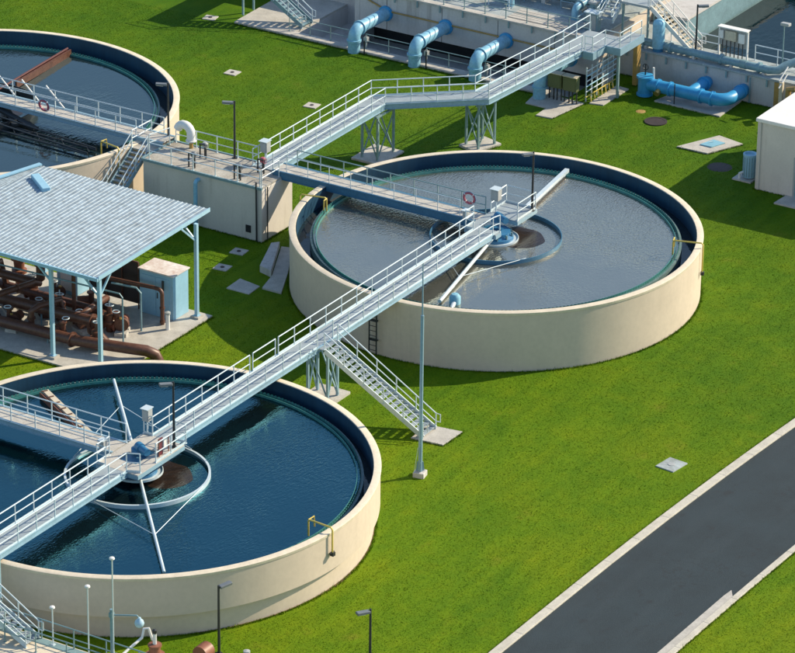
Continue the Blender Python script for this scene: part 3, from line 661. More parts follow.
# mast
t = thing('lightning_mast', 'tall slender grey mast standing on the lawn beside the stair', 'mast', (-23.82, -9.45, 0))
x, y = -23.82, -9.45
obj('base_block', G().cbox((x, y, .12), .62, .62, .34, .2), 'concrete', t, bevel=.03)
obj('pole', G().tube([(x, y, .25), (x, y, 5.0), (x, y, 9.4)], [.115, .10, .09], 12), 'girder', t, True)
obj('tip_rod', G().tube([(x, y, 9.3), (x, y, 10.6), (x, y, 12.4)], [.045, .04, .02], 7), 'girder', t, True)
g = G()
for k in range(4):
    a = k*PI/2+.6; obj('gusset', G().beam((x+.17*math.cos(a), y+.17*math.sin(a), .32), (x+.1*math.cos(a), y+.1*math.sin(a), .85), .03, .14), 'girder', t)
obj('ground_wire', G().tube([(x-.3, y+.2, .2), (x-.12, y+.08, 1.7)], .015, 5), 'alum', t)

# ------------------------------------------------------------ hatches and pads on the lawn
def hatch(loc, sx, sy, rz, label, lid='padc', lidm='ironlid', r=.13):
    t = thing('valve_cover', label, 'cover', loc, rz, 'small square covers in the lawn')
    obj('collar', G().prism([(-sx/2, -sy/2), (sx/2, -sy/2), (sx/2, sy/2), (-sx/2, sy/2)], -.03, .06), lid, t, local=True, bevel=.012)
    obj('lid', G().lathe([(0, .085), (r, .08), (r, .05)], (0, 0, 0), 18), lidm, t, True, True)
    return t
h0 = hatch((18.25, 24.7, 0), .85, .9, .1, 'small square cover in the far lawn nearest the catwalk')
for loc, rz, lb in (((20.35, 32.4, 0), .05, 'small square cover in the far lawn behind the lamp on the concrete box'),
                    ((28.3, 39.6, 0), .2, 'small square cover in the lawn beside the apron corner at top'),
                    ((-4.3, 15.3, 0), .1, 'small square cover in the shaded lawn nearest the concrete box'),
                    ((-6.8, 14.8, 0), .1, 'small square cover in the shaded lawn between shed post and tank')):
    dup(h0, loc, rz, lb)
hatch((-15.35, -20.1, 0), 1.35, 1.15, -.12, 'lone pale square cover in the lawn beside the road kerb', 'bluedeck', 'grey', .2)
t = thing('blue_hatch', 'cream square slab with a bright blue lid in the lawn near the white building', 'hatch', (26.5, -.5, 0), 0)
obj('slab', G().prism([(25.0, 1.25), (25.05, -.95), (27.75, -2.1), (28.2, -.15)], -.03, .1), 'padc', t, bevel=.015)
obj('lid', G().prism([(26.0, .1), (26.0, -.75), (27.1, -1.15), (27.2, -.25)], .1, .17), 'bluepad', t, bevel=.01)
obj('handle', G().tube([(26.5, -.3, .17), (26.5, -.3, .24), (26.75, -.45, .24), (26.75, -.45, .17)], .02, 6), 'alum', t)
t = thing('manhole', 'round dark iron manhole cover in the lawn near the bright blue pipes', 'manhole', (28.2, 4.5, 0))
obj('ring', G().lathe([(.75, -.02), (.75, .07), (.58, .07), (.58, -.02)], (28.2, 4.5, 0), 32, True), 'ironlid', t, True); obj('lid', G().lathe([(0, .06), (.57, .06), (.57, 0)], (28.2, 4.5, 0), 32), 'ironlid', t, True)
t = tag(obj('soil_patch', G().lathe([(0, .03), (.2, .025), (.34, 0)], (29.3, 6.2, 0), 18), 'gold'), 'small sandy bare patch of lawn near the manhole', 'soil')
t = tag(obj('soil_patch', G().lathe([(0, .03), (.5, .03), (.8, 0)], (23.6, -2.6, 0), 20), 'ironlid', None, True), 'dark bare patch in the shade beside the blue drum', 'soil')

# ------------------------------------------------------------ shed with corrugated roof
sh = thing('pipe_shed', 'open pump shelter with ribbed grey metal roof on pale blue steel posts', 'shelter', (-18, 18, 0))
obj('floor_slab', G().box(-23.3, -13.0, 11.3, 30, -.05, .12), 'padc', sh)
def rz_(u): return 5.95+(u+22.8)*.028
g = G(); pitch = .30; V0, V1 = 12.15, 30.0
prof = [(0, 0), (.04, .03), (.10, .03), (.14, 0)]; ys = []
yv = V0
while yv < V1:
    ys += [(yv+a, z) for a, z in prof]; yv += pitch
rows = [(-22.95, 0), (-17.5, 0), (-12.0, 0)]
vs = []
for u, _ in rows:
    vmax = 24.1 + (-12.0-u)*.31
    for yv, z in ys: vs.append((u, min(yv, vmax), rz_(u)+z))
K = len(ys); g.add(vs, [(i*K+j, i*K+j+1, (i+1)*K+j+1, (i+1)*K+j) for i in range(2) for j in range(K-1)])
rf = obj('roof', g, 'roof', sh)
so = rf.modifiers.new('thick', 'SOLIDIFY'); so.thickness = .02
obj('ridge_flashing', G().beam((-12.0, 24.15, rz_(-12)+.1), (-22.9, 27.55, rz_(-23)+.1), .3, .08), 'cabblue', sh)
obj('roof_vent', G().beam((-13.6, 23.4, 6.33), (-14.9, 21.6, 6.28), .5, .26), 'cabblue', sh, bevel=.04)
obj('gutter', G().beam((-23.0, 12.1, 5.86), (-23.0, 28, 5.86), .14, .2), 'shedblue', sh)
obj('rake_trim', G().beam((-22.95, 12.1, rz_(-22.95)-.02), (-12.0, 12.1, rz_(-12)-.02), .05, .24), 'shedblue', sh)
g = G()
for k in range(5): obj('purlin', G().beam((-22.6+2.5*k, 12.3, rz_(-22.6+2.5*k)-.13), (-22.6+2.5*k, 24.4+.31*(10.6-2.5*k), rz_(-22.6+2.5*k)-.13), .1, .18), 'shedblue', sh)
for x, y in ((-22.55, 12.35), (-22.65, 15.6), (-22.65, 22.4), (-13.7, 11.9), (-13.4, 23.0)):
    h_ = rz_(x)-.2
    p_ = obj('post', G().beam((x, y, .2), (x, y, h_), .2, .2), 'shedblue', sh); obj('footing', G().cbox((x, y, .14), .55, .55, .2), 'padc', p_); obj('base_plate', G().cbox((x, y, .26), .34, .34, .03), 'shedblue', p_)
for a, b in (((-22.55, 12.35, 4.6), (-21.3, 12.35, 5.85)), ((-22.55, 12.35, 4.6), (-22.55, 13.6, 5.8)), ((-13.7, 11.9, 4.9), (-14.9, 12.1, 6.05)), ((-13.7, 11.9, 4.9), (-13.7, 13.1, 6.0)), ((-22.65, 15.6, 4.8), (-22.65, 16.7, 5.8))):
    obj('knee_brace', G().beam(a, b, .1, .1), 'shedblue', sh)
# cabinet under the shed
t = thing('equipment_cabinet', 'pale blue cabinet with rusty top under the right end of the shelter', 'cabinet', (-14.2, 13.7, .12))
obj('cabinet_body', G().box(-14.85, -13.3, 12.75, 15.1, .12, 2.85), 'cabblue', t, bevel=.02); obj('cabinet_top', G().box(-14.92, -13.23, 12.68, 15.17, 2.85, 2.93), 'rusttop', t)
obj('door', G().box(-14.885, -14.853, 13.0, 13.9, .3, 2.6), 'cabblue', t); obj('door', G().box(-14.885, -14.853, 13.98, 14.9, .3, 2.6), 'cabblue', t)
obj('handle', G().beam((-14.92, 13.82, 1.3), (-14.92, 13.82, 1.65), .04, .05), 'black', t); obj('vent_stack', G().tube([(-14.95, 13.4, 1.9), (-14.95, 13.4, 2.5)], .07, 8), 'black', t)
t = thing('screen_panel', 'tall dark brown mesh screen standing beside the pale blue cabinet', 'screen', (-13.6, 17, .12))
obj('mesh_panel', G().box(-14.5, -14.4, 15.4, 18.9, .4, 3.0), 'brownpanel', t)
g = G()
for k in range(4): obj('frame', G().beam((-14.55, 15.4+1.16*k, .12), (-14.55, 15.4+1.16*k, 3.05), .07, .07), 'rust', t)
obj('frame', G().beam((-14.55, 15.4, 3.05), (-14.55, 18.9, 3.05), .08, .08), 'rust', t)
t = thing('blower_housing', 'pale blue pump housing at the back of the shelter', 'housing', (-14.5, 21, .12))
obj('housing_body', G().box(-15.2, -13.6, 19.4, 20.8, .12, 1.9), 'cabblue', t, bevel=.05); obj('door', G().box(-15.24, -15.203, 19.6, 20.5, .4, 1.6), 'white', t)
# brown pipework
def pipe(label, pts, r, n=14, bands=(), m='rust', legs=()):
    t = thing('brown_pipe', label, 'pipe', pts[0], 0, 'brown process pipes in the shelter')
    obj('pipe_run', G().tube(pts, r, n), m, t, True)
    for p, d in bands:
        d = Vector(d).normalized(); p = Vector(p); obj('flange', G().tube([p-d*.05, p+d*.05], r*1.35, n), m, t, True)
    for p in legs: obj('leg', G().tube([(p[0], p[1], .12), p], .05, 7), 'greypipe', t)
Y = (0, 1, 0)
pipe('large brown pipe along the shelter front bending down into the lawn', [(-21.8, 29, .75), (-21.2, 15, .75), (-20.4, 12.0, .72), (-19.9, 11.1, .6), (-19.6, 10.7, .35), (-19.5, 10.55, -.1)], .33, 14, [((-21.45, 20.5, .75), Y), ((-21.2, 15.3, .75), Y)], legs=[(-21.5, 22.5, .6), (-21.25, 17, .6)])
pipe('large brown pipe running behind the front pipe under the shelter', [(-20.3, 29, 1.35), (-19.6, 14.6, 1.35)]+arc((-19.6, 14.6, .85), .5, PI/2, PI, 6, ((0, -1, 0), (0, 0, 1)))[1:]+[(-19.6, 14.1, .1)], .33, 14, [((-20.0, 22, 1.35), Y), ((-19.75, 17.7, 1.35), Y), ((-19.62, 15, 1.35), Y)], legs=[(-20.1, 24, 1.1), (-19.8, 18.5, 1.1)])
pipe('high brown pipe with upright standing at the left of the shelter', [(-18.2, 29, 1.9), (-18.0, 20.2, 1.9), (-17.8, 20, 2.1), (-17.8, 20, 4.6)], .26, 12, [((-18.1, 24, 1.9), Y), ((-17.8, 20, 3.0), (0, 0, 1)), ((-17.8, 20, 4.55), (0, 0, 1))])
pipe('thin brown pipe arching down in front of the pale blue cabinet', [(-16.5, 22, 2.3), (-15.6, 13.6, 2.3)]+arc((-15.6, 13.3, 2.0), .3, PI/2, 0, 6, ((0, -1, 0), (0, 0, 1)))[1:]+[(-15.6, 13.0, 1.0), (-15.6, 13.0, .0)], .12, 10, [((-15.6, 13.0, 1.15), (0, 0, 1)), ((-15.6, 13.0, .3), (0, 0, 1))])
pipe('thin dark pipe with bent top beside the pale blue cabinet', [(-17.2, 15.4, 2.75), (-17.0, 13.8, 2.75), (-17.0, 13.5, 2.5), (-17.0, 13.5, .1)], .06, 8, m='greypipe')
pipe('thin upright brown pipe behind the front shelter post', [(-18.4, 17.2, .2), (-18.4, 17.2, 4.8)], .12, 9)
pipe('middle brown pipe crossing the shelter floor', [(-17.3, 29, .8), (-17.3, 16.2, .8), (-17.6, 15.6, .8), (-18.4, 15.5, .8)], .25, 12, [((-17.3, 19, .8), Y), ((-17.3, 23, .8), Y)])
def pump(loc, rz, label, s=1.0):
    t = thing('pump', label, 'pump', loc, rz, 'brown pumps under the shelter')
    obj('plinth', G().box(-.55*s, .55*s, -.35*s, .35*s, 0, .22), 'padc', t, local=True)
    obj('casing', G().tube([(-.18*s, 0, .62*s), (.12*s, 0, .62*s)], .42*s, 18).tube([(0, .3*s, .7*s), (0, .3*s, 1.25*s)], .15*s, 10), 'rust', t, True, True)
    obj('motor', G().tube([(.12*s, 0, .62*s), (.8*s, 0, .62*s)], [.27*s, .27*s], 14), 'brick', t, True, True)
    obj('flange', G().tube([(0, .3*s, 1.22*s), (0, .3*s, 1.3*s)], .24*s, 12), 'rust', t, True, True)
    obj('valve_wheel', G().torus((-.2*s, .3*s, 1.45*s), .2*s, .03*s, (0, 0, 1), 16, 6), 'alum', t, True, True)
    obj('gauge', G().lathe([(0, 0), (.08, .02), (.08, .1), (0, .12)], (-.35*s, 0, 1.05*s), 12), 'brass', t, True, True)
    return t
p0 = pump((-17.9, 14.2, .12), .4, 'brown pump nearest the thin pipe in front of the cabinet')
for loc, rz, lb in (((-18.9, 16.3, .12), 1.2, 'brown pump just behind the front corner post of the shelter'), ((-18.9, 18.9, .12), .3, 'brown pump in the middle of the shelter'),
                    ((-19.0, 21.4, .12), .9, 'brown pump behind the second front post of the shelter'), ((-18.6, 24.3, .12), .2, 'brown pump at the left edge of the shelter')):
    dup(p0, loc, rz, lb)
t = thing('gate_valve', 'tall brown valve with rounded head at the left of the shelter', 'valve', (-16.4, 22.6, .12))
obj('body', G().lathe([(.25, 0), (.25, 1.2), (.45, 1.25), (.45, 1.45), (.3, 1.5), (.34, 2.0), (.5, 2.1), (.5, 2.25), (.2, 2.4), (.12, 3.1), (0, 3.1)], (-16.4, 22.6, .12), 18), 'brick', t, True); obj('handwheel', G().torus((-16.4, 22.6, 3.0), .3, .035, (0, 0, 1), 18, 6), 'rust', t, True)
t = thing('white_valve_post', 'short white post with a cap beside the arching thin pipe', 'post', (-16.0, 12.4, .0))
obj('post_body', G().tube([(-16.0, 12.35, 0), (-16.0, 12.35, 1.1)], .13, 10), 'white', t, True); obj('cap', G().lathe([(.17, 1.08), (.17, 1.2), (0, 1.26)], (-16.0, 12.35, 0), 12), 'grey', t, True)

pipe('brown branch pipe rising between the two front shelter pipes', [(-20.9, 18.4, .75), (-20.9, 18.4, 1.6), (-20.6, 18.1, 1.9), (-19.2, 17.6, 1.9), (-19.0, 17.4, .5)], .19, 10, [((-20.9, 18.4, 1.2), (0, 0, 1)), ((-19.8, 17.8, 1.9), (1, -.3, 0))])
pipe('brown branch pipe near the second front post of the shelter', [(-21.1, 21.0, .75), (-21.1, 21.0, 1.8), (-20.8, 20.7, 2.1), (-18.4, 20.0, 2.1), (-18.0, 19.9, 1.9)], .19, 10, [((-21.1, 21.0, 1.3), (0, 0, 1)), ((-19.6, 20.35, 2.1), (1, -.3, 0))])
pipe('brown branch pipe at the far left front of the shelter', [(-21.3, 24.2, .75), (-21.3, 24.2, 2.1), (-21.0, 24.0, 2.4), (-17.6, 23.0, 2.4), (-17.3, 22.9, .9)], .21, 10, [((-21.3, 24.2, 1.6), (0, 0, 1)), ((-19.0, 23.4, 2.4), (1, -.3, 0))])
pipe('brown cross pipe joining the middle pipe beside the screen', [(-19.9, 16.0, 1.35), (-19.0, 15.8, 1.6), (-17.0, 15.9, 1.6), (-16.6, 16.2, 1.4), (-16.5, 16.4, .1)], .2, 10, [((-18.2, 15.8, 1.6), (1, 0, 0)), ((-16.5, 16.4, .7), (0, 0, 1))])
pipe('long thin grey conduit strung under the shelter roof', [(-20, 29, 3.3), (-19.2, 13.4, 3.3), (-19.2, 13.2, 3.1), (-19.2, 13.2, .2)], .05, 7, m='greypipe')
for loc, rz, lb in (((-16.2, 17.6, .12), 2.2, 'brown pump in front of the dark screen'), ((-16.3, 19.9, .12), 1.0, 'brown pump in front of the pale blue pump housing'), ((-20.6, 16.6, .12), 2.8, 'brown pump squeezed between the two front pipes'), ((-20.8, 19.7, .12), .2, 'brown pump between the front posts beside the branch pipe'), ((-16.4, 25.2, .12), .8, 'brown pump at the far left back of the shelter')):
    dup(p0, loc, rz, lb)
for loc, lb in (((-18.0, 15.0, .12), 'brown gate valve with pale wheel just right of the front corner post'), ((-20.3, 14.2, .12), 'brown gate valve beside the front pipe near its bend'), ((-18.3, 18.3, .12), 'brown gate valve in the thick of the shelter pipes'), ((-17.0, 21.2, .12), 'brown gate valve before the pale blue pump housing'), ((-19.6, 23.2, .12), 'brown gate valve beside the far left branch pipe')):
    x, y, z = loc; t = thing('gate_valve', lb, 'valve', loc, 0, 'brown gate valves in the shelter')
    obj('body', G().lathe([(.22, 0), (.22, .5), (.38, .55), (.38, .66), (.3, .75), (.34, 1.0), (.34, 1.1), (.16, 1.15), (.13, 1.55), (0, 1.58)], loc, 16), 'rust', t, True)
    obj('side_flange', G().tube([(x, y-.42, .5), (x, y+.42, .5)], .2, 12).tube([(x, y-.46, .5), (x, y-.38, .5)], .3, 12).tube([(x, y+.38, .5), (x, y+.46, .5)], .3, 12), 'brick', t, True)
    obj('handwheel', G().torus((x, y, 1.75), .24, .03, (.2, 0, 1), 18, 6), 'alum', t, True); obj('stem', G().tube([(x, y, 1.6), (x, y, 2.0)], .035, 7), 'alum', t)
# ------------------------------------------------------------ basin building at the top
bb = thing('basin_building', 'long grey concrete basin block with overhanging wall above a railed trench', 'building', (33, 20, 0))
obj('wall', G().box(32.3, 33.0, 11.25, 29.9, .35, 2.85), 'concrete', bb, bevel=.03)
obj('wall', G().box(33.002, 64, 11.25, 11.7, -.05, 2.715), 'cream', bb)  # cream where the grey wall catches the sun, warmth put into the colour
obj('wall', G().box(35.601, 36.2, 30.3, 44, -1.3, 3.4), 'concrete', bb); obj('wall', G().box(32.3, 35.6, 29.902, 30.3, -1.3, 2.85), 'concrete', bb)
obj('recess_wall', G().box(34.2, 34.6, 11.705, 29.9, -1.3, .34), 'dark', bb)  # near-black colour holds the shade under the overhanging wall
obj('deck', G().box(33.003, 64, 11.705, 29.9, 2.72, 2.86), 'bluedeck', bb); obj('deck', G().box(36.202, 64, 29.902, 60, 3.2, 3.35), 'bluedeck', bb)
obj('parapet', G().box(32.2, 32.75, 11.2, 29.95, 2.85, 3.02), 'padc', bb, bevel=.02)
railing(bb, [(32.5, 29.8, 3.02), (32.5, 11.9, 3.02)], toe=False, m='steelleg')
railing(bb, [(34.6, 29.0, 2.86), (34.6, 19.4, 2.86)], toe=False)
tag(obj('conduit', G().tube([(32.2, 29.2, 2.3), (32.22, 27.6, 1.75), (32.22, 11.8, 1.7)], .06, 7), 'gold'), 'ochre conduit running along the grey wall above the blue pipes', 'conduit')
jm = mesh('wall_joint', G().box(0, .02, -.012, .012, .36, 2.8), 'dark')
for v in (14.5, 18.9, 23.3, 27.7): inst('wall_joint', jm, bb, (32.285, v, 0))
cm = mesh('rail_bracket', G().box(-.06, 0, -.05, .05, 0, .45), 'steelleg')
for k in range(10): inst('rail_bracket', cm, bb, (32.2, 12.6+1.8*k, 2.5))
g = G().box(PIT[0], 35.6, PIT[2], PIT[3], -1.4, -1.3)
struct('trench_floor', g, 'concrete')
struct('trench_wall', G().box(PIT[0]-.3, PIT[0]+.02, PIT[2], PIT[3], -1.4, -.02).box(PIT[0]+.021, 35.6, PIT[2]-.3, PIT[2]+.02, -1.4, -.02).box(PIT[0]+.021, 35.6, PIT[3]-.02, PIT[3]+.3, -1.4, -.021), 'concrete')
ap = struct('apron', G().prism([(28.2, 11.9), (29.0, 11.9), (29.0, 33.0), (35.6, 33.0), (35.6, 37.9), (28.3, 37.6)], -.02, .16), 'padc')
tr = thing('trench_railing', 'long low railing along the trench edge behind the blue pipes', 'railing', (28.9, 24, .16))
for a, b in ((33.4, 28.4), (27.2, 23.6), (22.4, 18.9), (17.8, 13.6)): railing(tr, [(28.85, a, .16), (28.85, b, .16)], 1.05, 1.5, 'steelleg', False, .03)
def bluepipe(v, label, u_el=28.2, zc=1.55, wall=32.25, r=.42):
    t = thing('blue_pipe', label, 'pipe', (u_el, v, 0), 0, 'pale blue pipes from the basin wall into the lawn')
    X, Z = (-1, 0, 0), (0, 0, 1); rr = .6
    path_ = [(wall+.1, v, zc), (u_el+rr, v, zc)]+arc((u_el+rr, v, zc-rr), rr, PI/2, 0, 8, (X, Z))[1:]+[(u_el, v, -.1)]
    obj('pipe_run', G().tube(path_, r, 20), 'bluepipe', t, True)
    for p, d in (((u_el+rr+.1, v, zc), (1, 0, 0)), ((u_el, v, zc-rr-.1), (0, 0, 1))):
        d = Vector(d); p = Vector(p); obj('flange', G().tube([p-d*.07, p+d*.07], r*1.22, 20), 'bluepipe', t, True)
    obj('wall_collar', G().tube([(wall-.12, v, zc), (wall+.04, v, zc)], r*1.3, 20), 'deepblue', t, True)  # deeper blue puts the shade near the wall into the colour
    obj('drain_valve', G().cbox((u_el+.75, v-.5, zc-.75), .28, .28, .3).tube([(u_el+.75, v-.5, .0), (u_el+.75, v-.5, zc-.5)], .06, 8), 'grey', t)
    return t
b0 = bluepipe(27.75, 'pale blue elbow pipe leaving the basin wall, farthest left by the apron')
dup(b0, (28.2, 22.95, 0), None, 'pale blue elbow pipe leaving the basin wall, middle one of the bare lawn')
dup(b0, (28.2, 18.2, 0), None, 'pale blue elbow pipe leaving the basin wall, partly behind the catwalk rail')
dup(b0, (27.6, 12.9, 0), None, 'pale blue elbow pipe leaving the basin wall beside the olive cabinets')
tag(obj('dark_stake', G().tube([(28.15, 22.0, 0), (28.15, 22.0, 1.25)], .05, 7), 'black'), 'thin dark stake at the trench rail right of the middle blue pipe', 'stake', 'dark stakes along the trench')
tag(obj('dark_stake', G().tube([(28.15, 26.9, 0), (28.15, 26.9, 1.0)], .05, 7), 'black'), 'thin dark stake at the trench rail right of the left blue pipe', 'stake', 'dark stakes along the trench')
# stair on the apron (top left)
s3 = thing('staircase', 'pale blue grey stair descending to the apron at the top left of the basin building', 'stair', (30, 33, .16))
stair(s3, (30.3, 37.6, 3.3), (30.3, 32.9, .18), 1.2, 15, 'greypipe', tread='greypipe')
obj('landing', G().box(29.5, 36, 37.6, 40, 3.15, 3.3), 'grating', s3); obj('leg', G().beam((29.7, 37.8, .16), (29.7, 37.8, 3.15), .12, .12), 'greypipe', s3); obj('leg', G().beam((31.0, 37.8, .16), (31.0, 37.8, 3.15), .12, .12), 'greypipe', s3)
railing(s3, [(29.6, 37.7, 3.3), (29.6, 39.9, 3.3)], toe=False)
# platform at the end of the catwalk
pf = thing('platform', 'grey metal platform at the far end of the catwalk above the lattice racks', 'platform', (30, 10, 3.5))
obj('deck', G().box(28.5, 32.15, 9.5, 11.9, 3.45, 3.62).box(30.2, 33.4, 8.4, 9.497, 3.45, 3.62), 'grating', pf)
obj('edge_beam', G().box(28.42, 28.498, 9.42, 10.2, 3.15, 3.66).box(28.5, 30.2, 9.42, 9.498, 3.15, 3.66).box(30.12, 30.198, 8.32, 9.419, 3.15, 3.66).box(30.2, 33.4, 8.32, 8.398, 3.15, 3.66), 'girder', pf)
obj('leg', G().box(30.3, 30.45, 8.5, 8.65, .1, 3.45), 'steelleg', pf); obj('leg', G().box(33.0, 33.5, 8.6, 8.9, .1, 3.45), 'gold', pf)  # ochre leg stands in for the sunlit wall end, sun put into colour
railing(pf, [(28.55, 10.1, 3.62), (28.55, 9.55, 3.62), (30.25, 9.55, 3.62), (30.25, 8.45, 3.62), (33.2, 8.45, 3.62)], toe=False); railing(pf, [(28.6, 11.8, 3.62), (32.2, 11.8, 3.62)], toe=False)
# racks, cabinets on pads under the platform
rk = thing('pipe_rack', 'pale lattice rack of thin pipes standing under the catwalk platform', 'rack', (30.2, 9.9, 0))
for k in range(6): obj('upright', G().beam((28.6+.72*k, 9.95, .1), (28.6+.72*k, 9.95, 2.5), .07, .07), 'alum', rk)
for k in range(6): obj('cross_pipe', G().tube([(28.4, 9.85, .5+.36*k), (32.4, 9.85, .5+.36*k)], .04, 7), ('alum', 'cabblue', 'alum', 'yellow', 'alum', 'cabblue')[(k+3) % 6], rk)
obj('back_panel', G().box(30.9, 32.2, 10.02, 10.06, .4, 2.4), 'grey', rk)
g = G()
for k in range(7): obj('valve_stub', G().tube([(28.7+.5*k, 9.6, .15), (28.75+.5*k, 9.7, .5+.05*(k % 3))], .05, 7), 'yellow', rk)
cabs = []
for v0, lb in ((11.35, 'olive green control cabinet on legs nearest the blue elbow pipe'), (10.2, 'olive green control cabinet on legs nearest the lattice rack')):
    t = thing('control_cabinet', lb, 'cabinet', (27.8, v0+.5, .1), 0, 'olive cabinets on legs')
    obj('cabinet_body', G().box(27.7, 28.15, v0, v0+1.02, .95, 1.95), 'olive', t, bevel=.02); obj('door', G().box(27.675, 27.698, v0+.08, v0+.94, 1.02, 1.88), 'olive', t)
    obj('rain_hood', G().box(27.6, 28.2, v0-.03, v0+1.05, 1.952, 2.0), 'cream2', t)
    for a in (.06, .96): obj('leg', G().beam((27.9, v0+a, .1), (27.9, v0+a, .95), .07, .07), 'black', t)
    obj('conduit', G().tube([(27.85, v0+.35, .1), (27.85, v0+.35, .95)], .05, 7).tube([(27.85, v0+.6, .1), (27.85, v0+.6, .95)], .05, 7), 'black', t)
pad('concrete_pad', 'grey slab under the two olive cabinets', [(24.8, 11.55), (24.9, 10.4), (28.4, 9.95), (28.6, 13.6), (26.3, 13.2), (26.3, 11.6)], 'padc', .08)
pad('concrete_pad', 'narrow pale slab in the sun in front of the lattice rack', [(28.6, 9.7), (28.8, 8.75), (32.3, 8.75), (32.4, 9.75)], 'padc', .08)
# right basin
rb = thing('basin_wall', 'low grey concrete basin wall with a wide ledge behind the bright blue pipes', 'wall', (35, 4, 0))
obj('wall', G().box(34.6, 35.1, -22, 11.24, -.05, 1.9), 'concrete', rb, bevel=.02)
obj('ledge', G().box(34.5, 37.2, -22, 11.2, 1.9, 2.05), 'bluedeck', rb, bevel=.02)
obj('ledge', G().box(37.202, 40, 9.305, 11.2, 1.75, 2.046), 'bluedeck', rb); obj('inner_wall', G().box(36.9, 37.2, -22, 11.2, -.5, 1.897), 'concrete', rb)
obj('pilaster', G().box(34.45, 34.598, -1.3, -.85, 0, 1.88), 'gold', rb)
bk = mesh('pipe_bracket', G().box(-.08, 0, -.06, .06, -.45, .0), 'steelleg')
for k in range(8): inst('pipe_bracket', bk, rb, (34.5, 10.2-1.5*k, 1.9))
railing(rb, [(37.0, 8.2, 2.05), (37.0, 4.6, 2.05)], toe=False); railing(rb, [(37.0, 1.9, 2.05), (37.0, -8, 2.05)], toe=False)
obj('downpipe', G().tube([(34.42, .9, .1), (34.42, .9, 1.85)], .05, 7), 'greypipe', rb)
struct('water', G().add([(37.2, -22, .75), (75, -22, .75), (75, 8.4, .75), (37.2, 8.4, .75)], [(0, 1, 2, 3)]), 'waterD')
dv = thing('basin_divider', 'tall blue grey channel wall beside the dark basin at the top', 'wall', (50, 9.4, 0))
obj('wall', G().box(40.0, 75, 8.7, 9.3, -.2, 2.5), 'greypipe', dv); obj('coping', G().box(40.003, 75, 8.6, 11.245, 2.5, 2.68), 'concrete', dv)
obj('wall', G().box(37.2, 40, 8.9, 9.3, -.2, 1.9), 'concrete', dv)
dv2 = thing('basin_baffle', 'dark far wall crossing the basin at the upper right corner', 'wall', (58, -4, 0))
obj('wall', G().box(56.5, 57.2, -22, 8.6, -.2, 2.9), 'greypipe', dv2); obj('coping', G().box(56.3, 57.4, -22, 8.6, 2.9, 3.05), 'concrete', dv2)
t = thing('long_pipe', 'long grey blue pipe lying along the basin ledge with a bend at right', 'pipe', (34.8, 4, 2.05))
pp = [(35.2, 10.4, 2.42), (35.0, -.2, 2.42), (35.2, -.7, 2.45), (35.7, -1.0, 2.7), (36.3, -1.6, 2.95), (36.6, -2.6, 3.0), (36.7, -14, 3.0)]
obj('pipe_run', G().tube(pp, .27, 14), 'greypipe', t, True)
for v in (7.2, 3.4, .6): obj('flange', G().tube([(35.1, v-.09, 2.42), (35.1, v+.09, 2.42)], .36, 14), 'greypipe', t, True)
obj('coupling', G().tube([(35.04, 1.5, 2.42), (35.04, 1.95, 2.42)], .31, 14), 'steelleg', t, True)
for v in (9, 5.4, 2.6, .2): obj('saddle', G().cbox((35.1, v, 2.15), .5, .18, .25), 'concrete', t)
# bright blue U pipe on its pad
pad('concrete_pad', 'pale blue grey slab under the bright blue pipes', [(31.3, 6.3), (31.2, 1.4), (34.58, 1.5), (34.58, 5.6)], 'padc', .1)
t = thing('bright_blue_pipe', 'bright blue header pipe with two branches into the basin wall', 'pipe', (32.2, 4.5, .1))
zc = .85
obj('header', G().tube([(32.0, 7.1, zc), (32.0, 2.3, zc)]+arc((32.9, 2.3, zc), .9, PI, PI*1.5, 8, ((1, 0, 0), (0, 1, 0)))[1:]+[(33.2, 1.4, zc), (34.7, 1.4, zc)], .42, 20), 'deepblue', t, True)
obj('branch', G().tube([(32.1, 4.1, zc), (34.7, 4.1, zc)], .38, 18), 'deepblue', t, True)
obj('end_valve', G().lathe([(.55, 0), (.55, .12), (.47, .14), (.47, 1.2), (.58, 1.22), (.58, 1.36), (0, 1.4)], (32.0, 7.4, .05), 20), 'deepblue', t, True)
for v in (6.4, 5.5, 3.2, 2.4): obj('flange', G().tube([(32.0, v-.06, zc), (32.0, v+.06, zc)], .5, 20), 'deepblue', t, True)
for v in (1.4, 4.1): obj('flange', G().tube([(34.0, v, zc), (34.12, v, zc)], .49, 20), 'deepblue', t, True)
obj('stem', G().tube([(32.0, 7.4, 1.4), (32.0, 7.4, 2.2)], .05, 8).torus((32, 7.4, 2.0), .2, .03, (1, 0, 0), 16, 5), 'black', t, True); obj('stem', G().tube([(32.25, 6.9, 1.2), (32.2, 6.9, 2.0)], .07, 8), 'white', t, True)
obj('drain_valve', G().tube([(31.35, 6.2, .55), (32, 6.2, .8)], .2, 12), 'brass', t, True)
obj('marker_rod', G().tube([(31.45, 4.9, 0), (31.45, 4.9, 1.5)], .035, 6), 'black', t)
